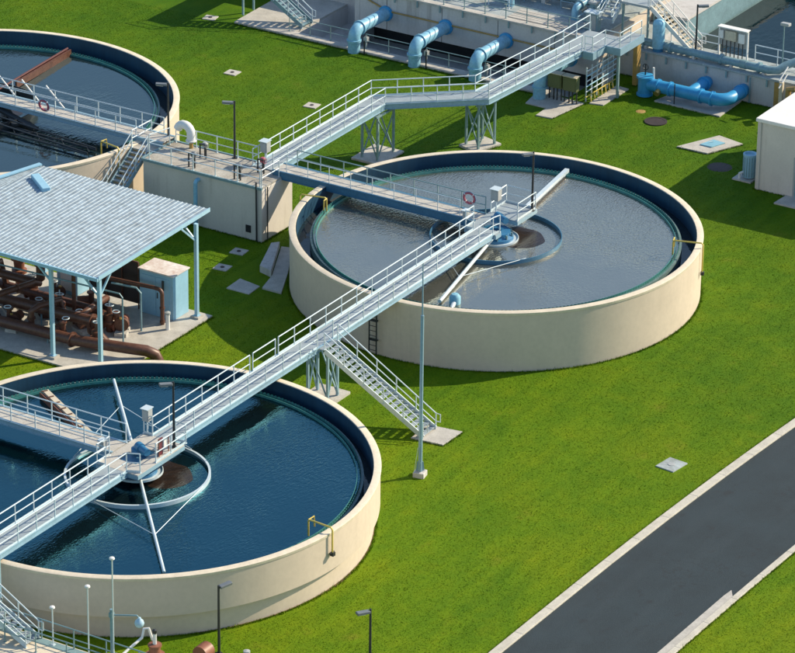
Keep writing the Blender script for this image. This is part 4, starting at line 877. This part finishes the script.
# far stair and gear behind the basin wall
s4 = thing('staircase', 'white open stair from the upper deck down to the basin ledge', 'stair', (36.3, 6, 2.05))
stair(s4, (36.0, 9.0, 4.9), (36.0, 5.7, 2.1), 1.2, 13, 'white', railm='white', tread='cream2')
obj('landing', G().box(35.2, 40, 9.0, 11.2, 4.75, 4.9), 'grating', s4)
for x, y in ((35.3, 9.1), (36.8, 9.1), (35.3, 11), (39.8, 11)): obj('leg', G().beam((x, y, 2.0), (x, y, 4.75), .12, .12), 'steelleg', s4)
railing(s4, [(35.25, 9.1, 4.9), (35.25, 11.1, 4.9), (39.9, 11.1, 4.9)], toe=False, m='white')
s5 = thing('staircase', 'pale stair climbing from the catwalk platform to the upper deck', 'stair', (34, 10, 3.6))
stair(s5, (37.6, 11.9, 5.6), (34.2, 11.7, 3.62), 1.0, 9, 'alum')
obj('landing', G().box(37.6, 41, 11.35, 12.5, 5.5, 5.62), 'grating', s5)
for x in (37.8, 40.8): obj('leg', G().beam((x, 12.3, 2.8), (x, 12.3, 5.5), .12, .12), 'steelleg', s5)
railing(s5, [(37.7, 12.4, 5.62), (41, 12.4, 5.62)], toe=False)
t = thing('pressure_vessel', 'upright bright blue pressure vessel beside the white far stair', 'vessel', (35.4, 8.0, 2.05))
obj('shell', G().lathe([(0, 0), (.42, .05), (.42, 1.7), (.36, 1.9), (.2, 2.02), (0, 2.06)], (35.0, 8.1, 2.25), 20), 'bluepipe', t, True); obj('skirt', G().lathe([(.36, 0), (.36, .3)], (35.0, 8.1, 2.05), 16), 'drive', t, True); obj('outlet', G().tube([(35.0, 8.4, 2.6), (34.9, 9.2, 2.6), (34.9, 9.2, 2.1)], .1, 8), 'greypipe', t, True)
t = thing('instrument_panel', 'white instrument board on two posts on the basin ledge', 'panel', (36.3, 3, 2.05))
for v in (4.3, 2.2): obj('post', G().beam((36.4, v, 2.05), (36.4, v, 4.15), .1, .1), 'white', t)
obj('top_rail', G().beam((36.4, 4.35, 4.2), (36.4, 2.15, 4.2), .5, .06), 'white', t); obj('board', G().box(36.42, 36.46, 2.25, 4.25, 2.9, 4.1), 'grey', t)
obj('gauge_box', G().box(36.2, 36.418, 3.0, 3.8, 3.35, 4.0), 'cream2', t, bevel=.02); obj('gauge_box', G().box(36.25, 36.418, 3.95, 4.2, 3.4, 3.95), 'white', t); obj('gauge_box', G().box(36.22, 36.418, 2.4, 2.8, 3.3, 3.95), 'white', t)
g = G()
for k in range(6): obj('conduit', G().tube([(36.3, 2.5+.3*k, 2.05), (36.3, 2.5+.3*k, 3.3)], .035, 6), 'black', t)
t = thing('bent_rail', 'short pale handrail and rusty posts behind the white building roof', 'handrail', (33.9, -1.6, 0))
obj('rail', G().tube([(33.6, -1.6, 1.9), (34.6, -1.7, 2.6)], .05, 7).tube([(33.6, -1.6, 2.4), (34.6, -1.7, 3.1)], .05, 7), 'white', t, True)
obj('post', G().beam((34.0, -1.6, 0), (34.0, -1.6, 2.2), .25, .25), 'cream2', t); obj('pipe_stub', G().tube([(33.8, -2.2, .6), (33.8, -2.2, 1.9), (33.6, -2.9, 2.1)], .2, 10), 'gold', t, True)
# deck gear on the basin building
def rack_gear(name, label, cat, loc, fn, group=None):
    t = thing(name, label, cat, loc, 0, group); fn(t); return t
t = thing('deck_pipe', 'large grey blue header pipe along the basin building deck', 'pipe', (37, 17, 2.86))
obj('pipe_run', G().tube([(37.2, 30, 3.7), (37.2, 13.2, 3.7)], .42, 16), 'greypipe', t, True)
for v in (14, 16.6, 19.2, 22, 25): obj('flange', G().tube([(37.2, v-.1, 3.7), (37.2, v+.1, 3.7)], .54, 16), 'greypipe', t, True)
for v in (15.2, 18, 20.7, 24): obj('saddle', G().cbox((37.2, v, 3.08), .8, .3, .45), 'concrete', t)
t = thing('deck_pipe', 'second grey blue header pipe farther back on the basin building deck', 'pipe', (40, 17, 2.86))
obj('pipe_run', G().tube([(40.3, 30, 3.9), (40.3, 12.9, 3.9)], .42, 16), 'greypipe', t, True)
for v in (14.3, 17.6, 21): obj('saddle', G().cbox((40.3, v, 3.18), .8, .3, .65), 'concrete', t); obj('flange', G().tube([(40.3, v+.6, 3.9), (40.3, v+.8, 3.9)], .54, 16), 'greypipe', t, True)
def column_box(loc, h, label, m='greypipe'):
    x, y, z = loc; t = thing('gate_actuator', label, 'actuator', loc, 0, 'gate actuators on the basin deck')
    obj('pedestal', G().cbox((x, y, z+h/2), .45, .45, h), m, t, bevel=.03); obj('cap', G().cbox((x, y, z+h+.08), .6, .6, .16), 'grey', t, bevel=.03); obj('stem', G().tube([(x, y, z+h), (x, y, z+h+1.0)], .05, 8), 'alum', t)
for v, lb in ((13.4, 'grey blue gate actuator nearest the catwalk platform'), (20.4, 'grey blue gate actuator left of the pale deck strip'), (22.6, 'grey blue gate actuator behind the middle blue pipe'), (25.8, 'grey blue gate actuator behind the left blue pipe')):
    column_box((35.6, v, 2.86), 1.3, lb)
g = G()
t = thing('slot_cover', 'row of long pale cover planks lying on the basin building deck', 'cover planks', (34, 16, 2.86))
for k in range(5): obj('plank', G().box(33.1+.36*k, 33.4+.36*k, 13.4, 18.6, 2.865, 2.95), 'padc', t)
for k, (u, v, lb) in enumerate(((46, 16, 'low grey channel wall across the basin building deck at the frame top'), (43.2, 24, 'low grey channel wall behind the deck pipes at the frame top'))):
    t = thing('channel_wall', lb, 'wall', (u, v, 2.86), 0, 'channel walls on the deck')
    obj('wall', G().box(u, u+.4, v-5, v+6, 2.86, 3.9), 'concrete', t); obj('channel_floor', G().box(u+.4, u+3, v-5, v+6, 2.87, 2.9), 'dark', t); railing(t, [(u+.2, v-5, 3.9), (u+.2, v+6, 3.9)], toe=False)

for u, v, lb in ((38.6, 15.6, 'grey blue gate actuator between the two deck pipes near the stair'), (38.7, 18.8, 'grey blue gate actuator between the two deck pipes'), (42.6, 14.0, 'grey blue gate actuator behind the second deck pipe')):
    column_box((u, v, 2.86), 1.5, lb)
for k, (u0, v, lb) in enumerate(((35.2, 14.6, 'short grey blue branch pipe crossing the deck beside the cover planks'), (35.2, 19.6, 'short grey blue branch pipe crossing the deck behind the catwalk rail'), (35.2, 24.4, 'short grey blue branch pipe crossing the deck behind the blue pipes'))):
    t = thing('deck_pipe', lb, 'pipe', (u0, v, 2.86), 0, 'branch pipes on the deck')
    obj('pipe_run', G().tube([(u0, v, 2.86), (u0, v, 3.4)]+arc((u0+.35, v, 3.4), .35, PI, PI/2, 5, ((1, 0, 0), (0, 0, 1)))[1:]+[(41.5, v, 3.75)], .24, 12), 'bluepipe', t, True)
    for u in (u0+.6, 38.2, 39.6): obj('flange', G().tube([(u-.06, v, 3.75), (u+.06, v, 3.75)], .36, 12), 'greypipe', t, True)
    obj('handwheel', G().torus((38.2, v, 4.5), .25, .035, (0, 0, 1), 18, 6).tube([(38.2, v, 3.9), (38.2, v, 4.5)], .05, 7), 'alum', t, True)
t = thing('junction_cabinet', 'pale teal electric cabinet by the rail at the far end of the catwalk', 'cabinet', (34.2, 12.6, 2.86))
obj('cabinet_body', G().box(33.9, 34.5, 12.2, 13.1, 2.865, 4.1), 'greypipe', t, bevel=.02); obj('door', G().box(33.87, 33.898, 12.28, 13.02, 2.95, 4.0), 'grey', t); obj('rain_hood', G().box(33.8, 34.55, 12.12, 13.18, 4.102, 4.16), 'alum', t)
for lb, pts in (('teal grey guard rail at the back of the basin deck behind the pipes', [(42.5, 29, 2.86), (42.5, 13, 2.86)]),
                ('teal grey guard rail crossing the basin deck beside the stair to the upper deck', [(33.2, 13.3, 2.86), (36.6, 13.3, 2.86), (36.6, 16.5, 2.86)]),
                ('teal grey guard rail crossing the basin deck in the middle', [(34.8, 19.3, 2.86), (41.5, 19.3, 2.86)]),
                ('teal grey guard rail crossing the basin deck on the left', [(34.8, 26.0, 2.86), (41.5, 26.0, 2.86)])):
    t = thing('guard_rail', lb, 'railing', pts[0], 0, 'guard rails on the basin deck'); railing(t, pts, 1.08, 1.5, 'girder', False)
uw = thing('upper_walkway', 'pale raised walkway with railings across the top of the basin building', 'walkway', (41, 14, 5.6))
walkway(uw, [(41.05, 11.95, 5.62), (41.05, 22, 5.62)], 1.1, 'girder', .3, 'grating')
for e in (40.45, 41.65): railing(uw, [(e, 12.6, 5.62), (e, 22, 5.62)], toe=False)
for v in (14.5, 18, 21.5):
    for u in (40.5, 41.6): obj('leg', G().beam((u, v, 2.86), (u, v, 5.35), .12, .12), 'steelleg', uw)
s7 = thing('staircase', 'pale flight from the upper walkway down towards the basin deck at the frame top', 'stair', (37, 16, 2.86))
stair(s7, (40.4, 16.9, 5.6), (37.9, 16.9, 2.9), 1.0, 12, 'girder')
# ------------------------------------------------------------ white building on the right
wbld = thing('white_building', 'small white block with flat white roof at the right frame edge', 'building', (26, -11, 0))
obj('wall', G().box(21.6, 31.5, -16, -6.1, -.05, 4.55), 'whitewall', wbld, bevel=.02)
obj('roof', G().prism([(21.5, -6.0), (21.5, -16.1), (31.6, -16.1), (31.6, -6.0)], 4.55, 4.78), 'whiteroof', wbld, bevel=.03)
dr = obj('door', G().box(21.545, 21.598, -9.9, -8.85, .1, 2.6), 'greypipe', wbld); obj('handle', G().beam((21.52, -9.05, 1.2), (21.52, -9.05, 1.4), .03, .05), 'black', dr)
obj('door_frame', G().box(21.56, 21.598, -8.848, -8.72, .05, 2.72).box(21.56, 21.598, -10.03, -9.902, .05, 2.72).box(21.56, 21.598, -9.901, -8.849, 2.602, 2.72), 'grey', wbld)
obj('downpipe', G().tube([(21.52, -6.35, .1), (21.52, -6.35, 4.5)], .05, 7), 'whitewall', wbld)
pad('concrete_pad', 'grey door step slab in front of the white building door', [(20.1, -8.2), (20.1, -11), (21.59, -11), (21.59, -8.3)], 'padc', .1)
t = thing('blue_drum', 'pale blue ribbed drum unit standing beside the white building corner', 'drum', (22.9, -5.0, 0))
obj('slab', G().box(22.2, 23.5, -5.5, -4.2, -.03, .1), 'padc', t)
obj('drum_body', G().lathe([(.38, .15), (.42, .2), (.42, 1.6), (.45, 1.62), (.45, 1.72), (.34, 1.72), (.3, 1.62), (0, 1.6)], (22.9, -5.05, 0), 24), 'cabblue', t, True)
g = G()
for k in range(16):
    a = 2*PI*k/16; obj('rib', G().beam((22.9+.43*math.cos(a), -5.05+.43*math.sin(a), .25), (22.9+.43*math.cos(a), -5.05+.43*math.sin(a), 1.55), .03, .03), 'greypipe', t)
obj('pipe_stub', G().tube([(22.4, -4.6, .1), (22.4, -4.6, .45), (22.6, -4.75, .5)], .08, 8), 'white', t, True)

# ------------------------------------------------------------ lower left foreground
fw_ = thing('service_walkway', 'cream concrete service walkway with green grey railings at the lower left corner', 'walkway', (-51.6, -6, 0))
obj('deck', G().box(-53.4, -50.75, -22, 2, .95, 1.2), 'lip', fw_); obj('wall', G().box(-53.3, -50.85, -22, 2, -.05, .95), 'concrete', fw_)
obj('grating_strip', G().box(-51.3, -50.85, -16, .5, 1.2, 1.24), 'steelleg', fw_)
railing(fw_, [(-50.9, -2.6, 1.2), (-50.9, -18, 1.2)], 1.1, 1.9, 'steelleg', False); railing(fw_, [(-52.1, -3.2, 1.2), (-52.1, -18, 1.2)], 1.1, 1.9, 'steelleg', False)
s6 = thing('staircase', 'short stair at the near end of the long bridge, at the left frame edge', 'stair', (-51, -2, 1.2))
obj('landing', G().box(-52.2, -50.62, -2.0, .7, 2.55, 2.65), 'grating', s6)
stair(s6, (-51.5, -2.0, 2.62), (-51.5, -4.4, 1.22), 1.0, 7, 'alum')
for x in (-52.1, -50.75): obj('leg', G().beam((x, -1.95, 1.2), (x, -1.95, 4.9), .1, .1), 'girder', s6)
railing(s6, [(-50.72, -1.9, 2.65), (-50.72, .7, 2.65)], 1.5, 1.0, toe=True); stair(s6, (-50.6, .0, 3.98), (-52.2, 0, 2.66), .9, 5, 'alum', rails=())
def ballpole(x, y, z, h, label):
    t = thing('ball_light', label, 'pole light', (x, y, z), 0, 'thin poles with white balls')
    obj('pole', G().tube([(x, y, z), (x, y, z+h)], .035, 8), 'alum', t, True); obj('ball', G().lathe([(0, -.07), (.07, -.06), (.14, 0), (.12, .07), (.06, .1), (0, .11)], (x, y, z+h+.06), 16), 'white', t, True); obj('foot', G().cbox((x, y, z+.03), .2, .2, .06), 'alum', t)
ballpole(-51.1, -5.35, 1.2, 2.0, 'shortest thin pole with white ball near the left stair')
ballpole(-51.6, -7.85, 1.2, 4.1, 'middle thin pole with white ball in front of the blue tank')
ballpole(-51.7, -9.4, 1.2, 6.1, 'tallest thin pole with small pale ball in front of the blue water')
t = thing('globe_lamp', 'grey post with side arm and hanging blue white globe by the brown valve', 'lamp', (-51.0, -8.6, 1.2))
x, y = -51.2, -8.95
obj('pole', G().tube([(x, y, 1.2), (x, y, 4.3)], .09, 10), 'greypipe', t, True); obj('arm', G().tube([(x, y, 4.0), (x+.6, y-1.05, 4.0), (x+.65, y-1.15, 3.85)], .04, 7), 'greypipe', t, True)
obj('globe', G().lathe([(0, .26), (.08, .24), (.11, .15), (.2, .08), (.24, -.06), (.2, -.2), (.09, -.28), (0, -.29)], (x+.65, y-1.15, 3.65), 20), 'globe', t, True)
obj('bracket', G().cbox((x, y, 4.0), .2, .2, .25), 'greypipe', t)
t = thing('hydrant', 'red brown valve with white bent pipe at the bottom beside the globe lamp', 'hydrant', (-49.0, -9.9, 0))
x, y = -49.1, -9.95
obj('body', G().lathe([(.3, 0), (.3, .5), (.48, .55), (.48, .72), (.36, .76), (.36, .95), (.5, 1.0), (.5, 1.18), (.3, 1.22), (.26, 1.6), (.34, 1.62), (.34, 1.72), (0, 1.75)], (x, y, 0), 20), 'brick', t, True); obj('stem', G().tube([(x, y, 1.7), (x, y, 2.4)], .1, 9), 'white', t, True); obj('cap', G().lathe([(.1, 2.3), (.12, 2.5), (0, 2.56)], (x, y, 0), 10), 'black', t, True)
obj('bent_pipe', G().tube([(x+.1, y+.2, 1.85), (x-.0, y+.35, 2.5), (x-.1, y+.55, 2.45), (x-.2, y+.6, 2.0), (-51.3, -8.9, 1.3)], .07, 8), 'white', t, True)
def brownbox(x, y, s, label):
    t = thing('pump', label, 'pump', (x, y, 0), 0, 'red brown pumps at the bottom edge')
    obj('casing', G().tube([(x-.35, y, .9*s), (x+.35, y, .9*s)], .38*s, 16), 'brick', t, True); obj('motor', G().tube([(x, y, .2), (x, y, 1.15*s)], .28*s, 14), 'brick', t, True); obj('plinth', G().cbox((x, y, .1), 1.0, .8, .25), 'padc', t)
brownbox(-47.35, -11.6, 1.1, 'red brown rounded pump at the bottom edge left of the lamp post')
t = thing('bollard', 'short grey marker post at the bottom edge right of the lamp post', 'bollard', (-46.3, -13.4, 0))
obj('post', G().tube([(-46.3, -13.4, 0), (-46.3, -13.4, 1.0)], .14, 12), 'grey', t, True); obj('side_box', G().cbox((-46.2, -13.65, .8), .14, .22, .2), 'grey', t); obj('cap', G().lathe([(.17, 1.0), (.17, 1.1), (0, 1.14)], (-46.3, -13.4, 0), 12), 'grey', t, True)
t = thing('low_railing', 'low pale kerb rail at the bottom edge between the two brown pumps', 'railing', (-48, -10.8, 0))
obj('rail', G().beam((-48.3, -10.4, .55), (-47.9, -11.3, .5), .1, .25), 'cream2', t); obj('leg', G().beam((-48.2, -10.5, 0), (-48.2, -10.5, .5), .1, .1), 'cream2', t)

# ------------------------------------------------------------ grass blades on the lawn in view
def grass(n=420000):
    sx = RNG.uniform(-56, 44, n*4); sy = RNG.uniform(-38, 62, n*4)
    P = np.stack([sx-CAM.x, sy-CAM.y, np.full_like(sx, -CAM.z)], 1)
    z = P@np.array(fw); a = P@np.array(rt)/z*4000/397.5; b = P@np.array(up)/z*4000/326.5
    ok = (abs(a) < 1.06) & (abs(b) < 1.08)
    for c, r_ in ((CA, 12.65), (CB, 12.2), (CC, 12.85)): ok &= np.hypot(sx-c[0], sy-c[1]) > r_
    rv = -22.9-np.where(sx > -30, .0013*(sx+30)**2, 0); rv2 = -29.75-np.where(sx > -30, .0011*(sx+30)**2, 0)
    ok &= (sy > rv+.62) | (sy < rv2-.38)
    for x0, x1, y0, y1 in ((-2.5, 1.1, 14.8, 23.8), (-23.4, -12.9, 11.2, 31), (28.1, 70, 11.3, 60), (34.4, 70, -30, 60), (21.5, 32, -17, -6), (-20.4, -18.1, -8.7, -6.5), (31.1, 34.6, 1.3, 6.4),
        (25, 28.2, -2, 1.2), (27.4, 29, 3.7, 5.3), (24.8, 28.5, 9.9, 13.3), (28.5, 32.4, 8.7, 9.8), (11.8, 14.6, 15.2, 17.6), (17.2, 19.4, 11, 12.8), (-19.9, -17.3, -1, 1.1), (-54, -50.6, -30, 5),
        (-16.1, -14.6, -20.8, -19.4), (20, 21.7, -11, -8.2), (-8.2, -2.2, 9.8, 13.9), (-9.3, -7.5, 11.3, 13), (17.7, 18.8, 24.1, 25.3), (19.8, 20.9, 31.8, 33), (-4.9, -3.7, 14.7, 15.9), (-7.4, -6.2, 14.2, 15.4), (-24.2, -23.5, -9.8, -9.1)):
        ok &= ~((sx > x0) & (sx < x1) & (sy > y0) & (sy < y1))
    sx, sy = sx[ok][:n], sy[ok][:n]; n0 = len(sx)
    ex, ey = [], []
    for c, r_ in ((CA, 12.3), (CB, 12.13), (CC, 12.73)):
        k = 9000; a_ = RNG.uniform(0, 2*PI, k); q_ = r_+.02+np.abs(RNG.normal(0, .07, k)); ex.append(c[0]+q_*np.cos(a_)); ey.append(c[1]+q_*np.sin(a_))
    def edge(x0, y0, x1, y1, k):
        t_ = RNG.uniform(0, 1, k); ex.append(x0+(x1-x0)*t_+RNG.normal(0, .05, k)); ey.append(y0+(y1-y0)*t_+RNG.normal(0, .05, k))
    edge(-2.45, 14.8, -2.45, 23.7, 1500); edge(-2.4, 14.85, 1.0, 14.85, 700); edge(-23.35, 14, -23.35, 20, 900); edge(-19, 11.25, -13, 11.25, 1100)
    edge(28.1, 12.5, 28.2, 37.6, 3200); edge(34.55, -1, 34.55, 11, 1500); edge(21.55, -16, 21.55, -6, 1000); edge(21.5, -6.05, 31, -6.05, 1000)
    for x0, y0, x1, y1 in ((-20.3, -6.7, -20.1, -8.6), (-20.1, -8.62, -18.1, -8.68), (-18.1, -8.65, -18.4, -6.6), (25, 1.25, 25.05, -.95), (25.05, -.97, 27.75, -2.12), (31.2, 1.4, 31.3, 6.3), (12, 15.3, 14.5, 15.3), (11.9, 15.3, 11.9, 17.6), (17.2, 11.2, 18.8, 10.9), (24.85, 10.4, 28.4, 9.93)): edge(x0, y0, x1, y1, 260)
    u_ = RNG.uniform(-45, 10, 5000); ex.append(u_); ey.append(-22.9-np.where(u_ > -30, .0013*(u_+30)**2, 0)+.5+np.abs(RNG.normal(0, .05, 5000)))
    u_ = RNG.uniform(-45, 10, 4000); ex.append(u_); ey.append(-29.75-np.where(u_ > -30, .0011*(u_+30)**2, 0)-.34-np.abs(RNG.normal(0, .05, 4000)))
    sx = np.concatenate([sx]+ex); sy = np.concatenate([sy]+ey); n = len(sx)
    an = RNG.uniform(0, 2*PI, n); hh = RNG.gamma(6, .0045, n)+.006; wd = RNG.uniform(.012, .03, n); hh[n0:] = RNG.gamma(5, .013, n-n0)+.02
    le = RNG.normal(0, .05, (n, 2))
    v = np.zeros((n, 3, 3), np.float32)
    v[:, 0, 0] = sx-np.cos(an)*wd; v[:, 0, 1] = sy-np.sin(an)*wd
    v[:, 1, 0] = sx+np.cos(an)*wd; v[:, 1, 1] = sy+np.sin(an)*wd
    v[:, 2, 0] = sx+le[:, 0]; v[:, 2, 1] = sy+le[:, 1]; v[:, 2, 2] = hh; v[:, :2, 2] = -.01
    me = bpy.data.meshes.new('grass'); me.vertices.add(3*n); me.vertices.foreach_set('co', v.ravel())
    me.loops.add(3*n); me.loops.foreach_set('vertex_index', np.arange(3*n, dtype=np.int32))
    me.polygons.add(n); me.polygons.foreach_set('loop_start', np.arange(0, 3*n, 3, dtype=np.int32)); me.polygons.foreach_set('loop_total', np.full(n, 3, np.int32))
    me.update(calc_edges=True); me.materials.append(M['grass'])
    o = bpy.data.objects.new('grass', me); C.objects.link(o); tag(o, 'short mown green grass of the lawn around the tanks', 'grass', kind='stuff')
grass()
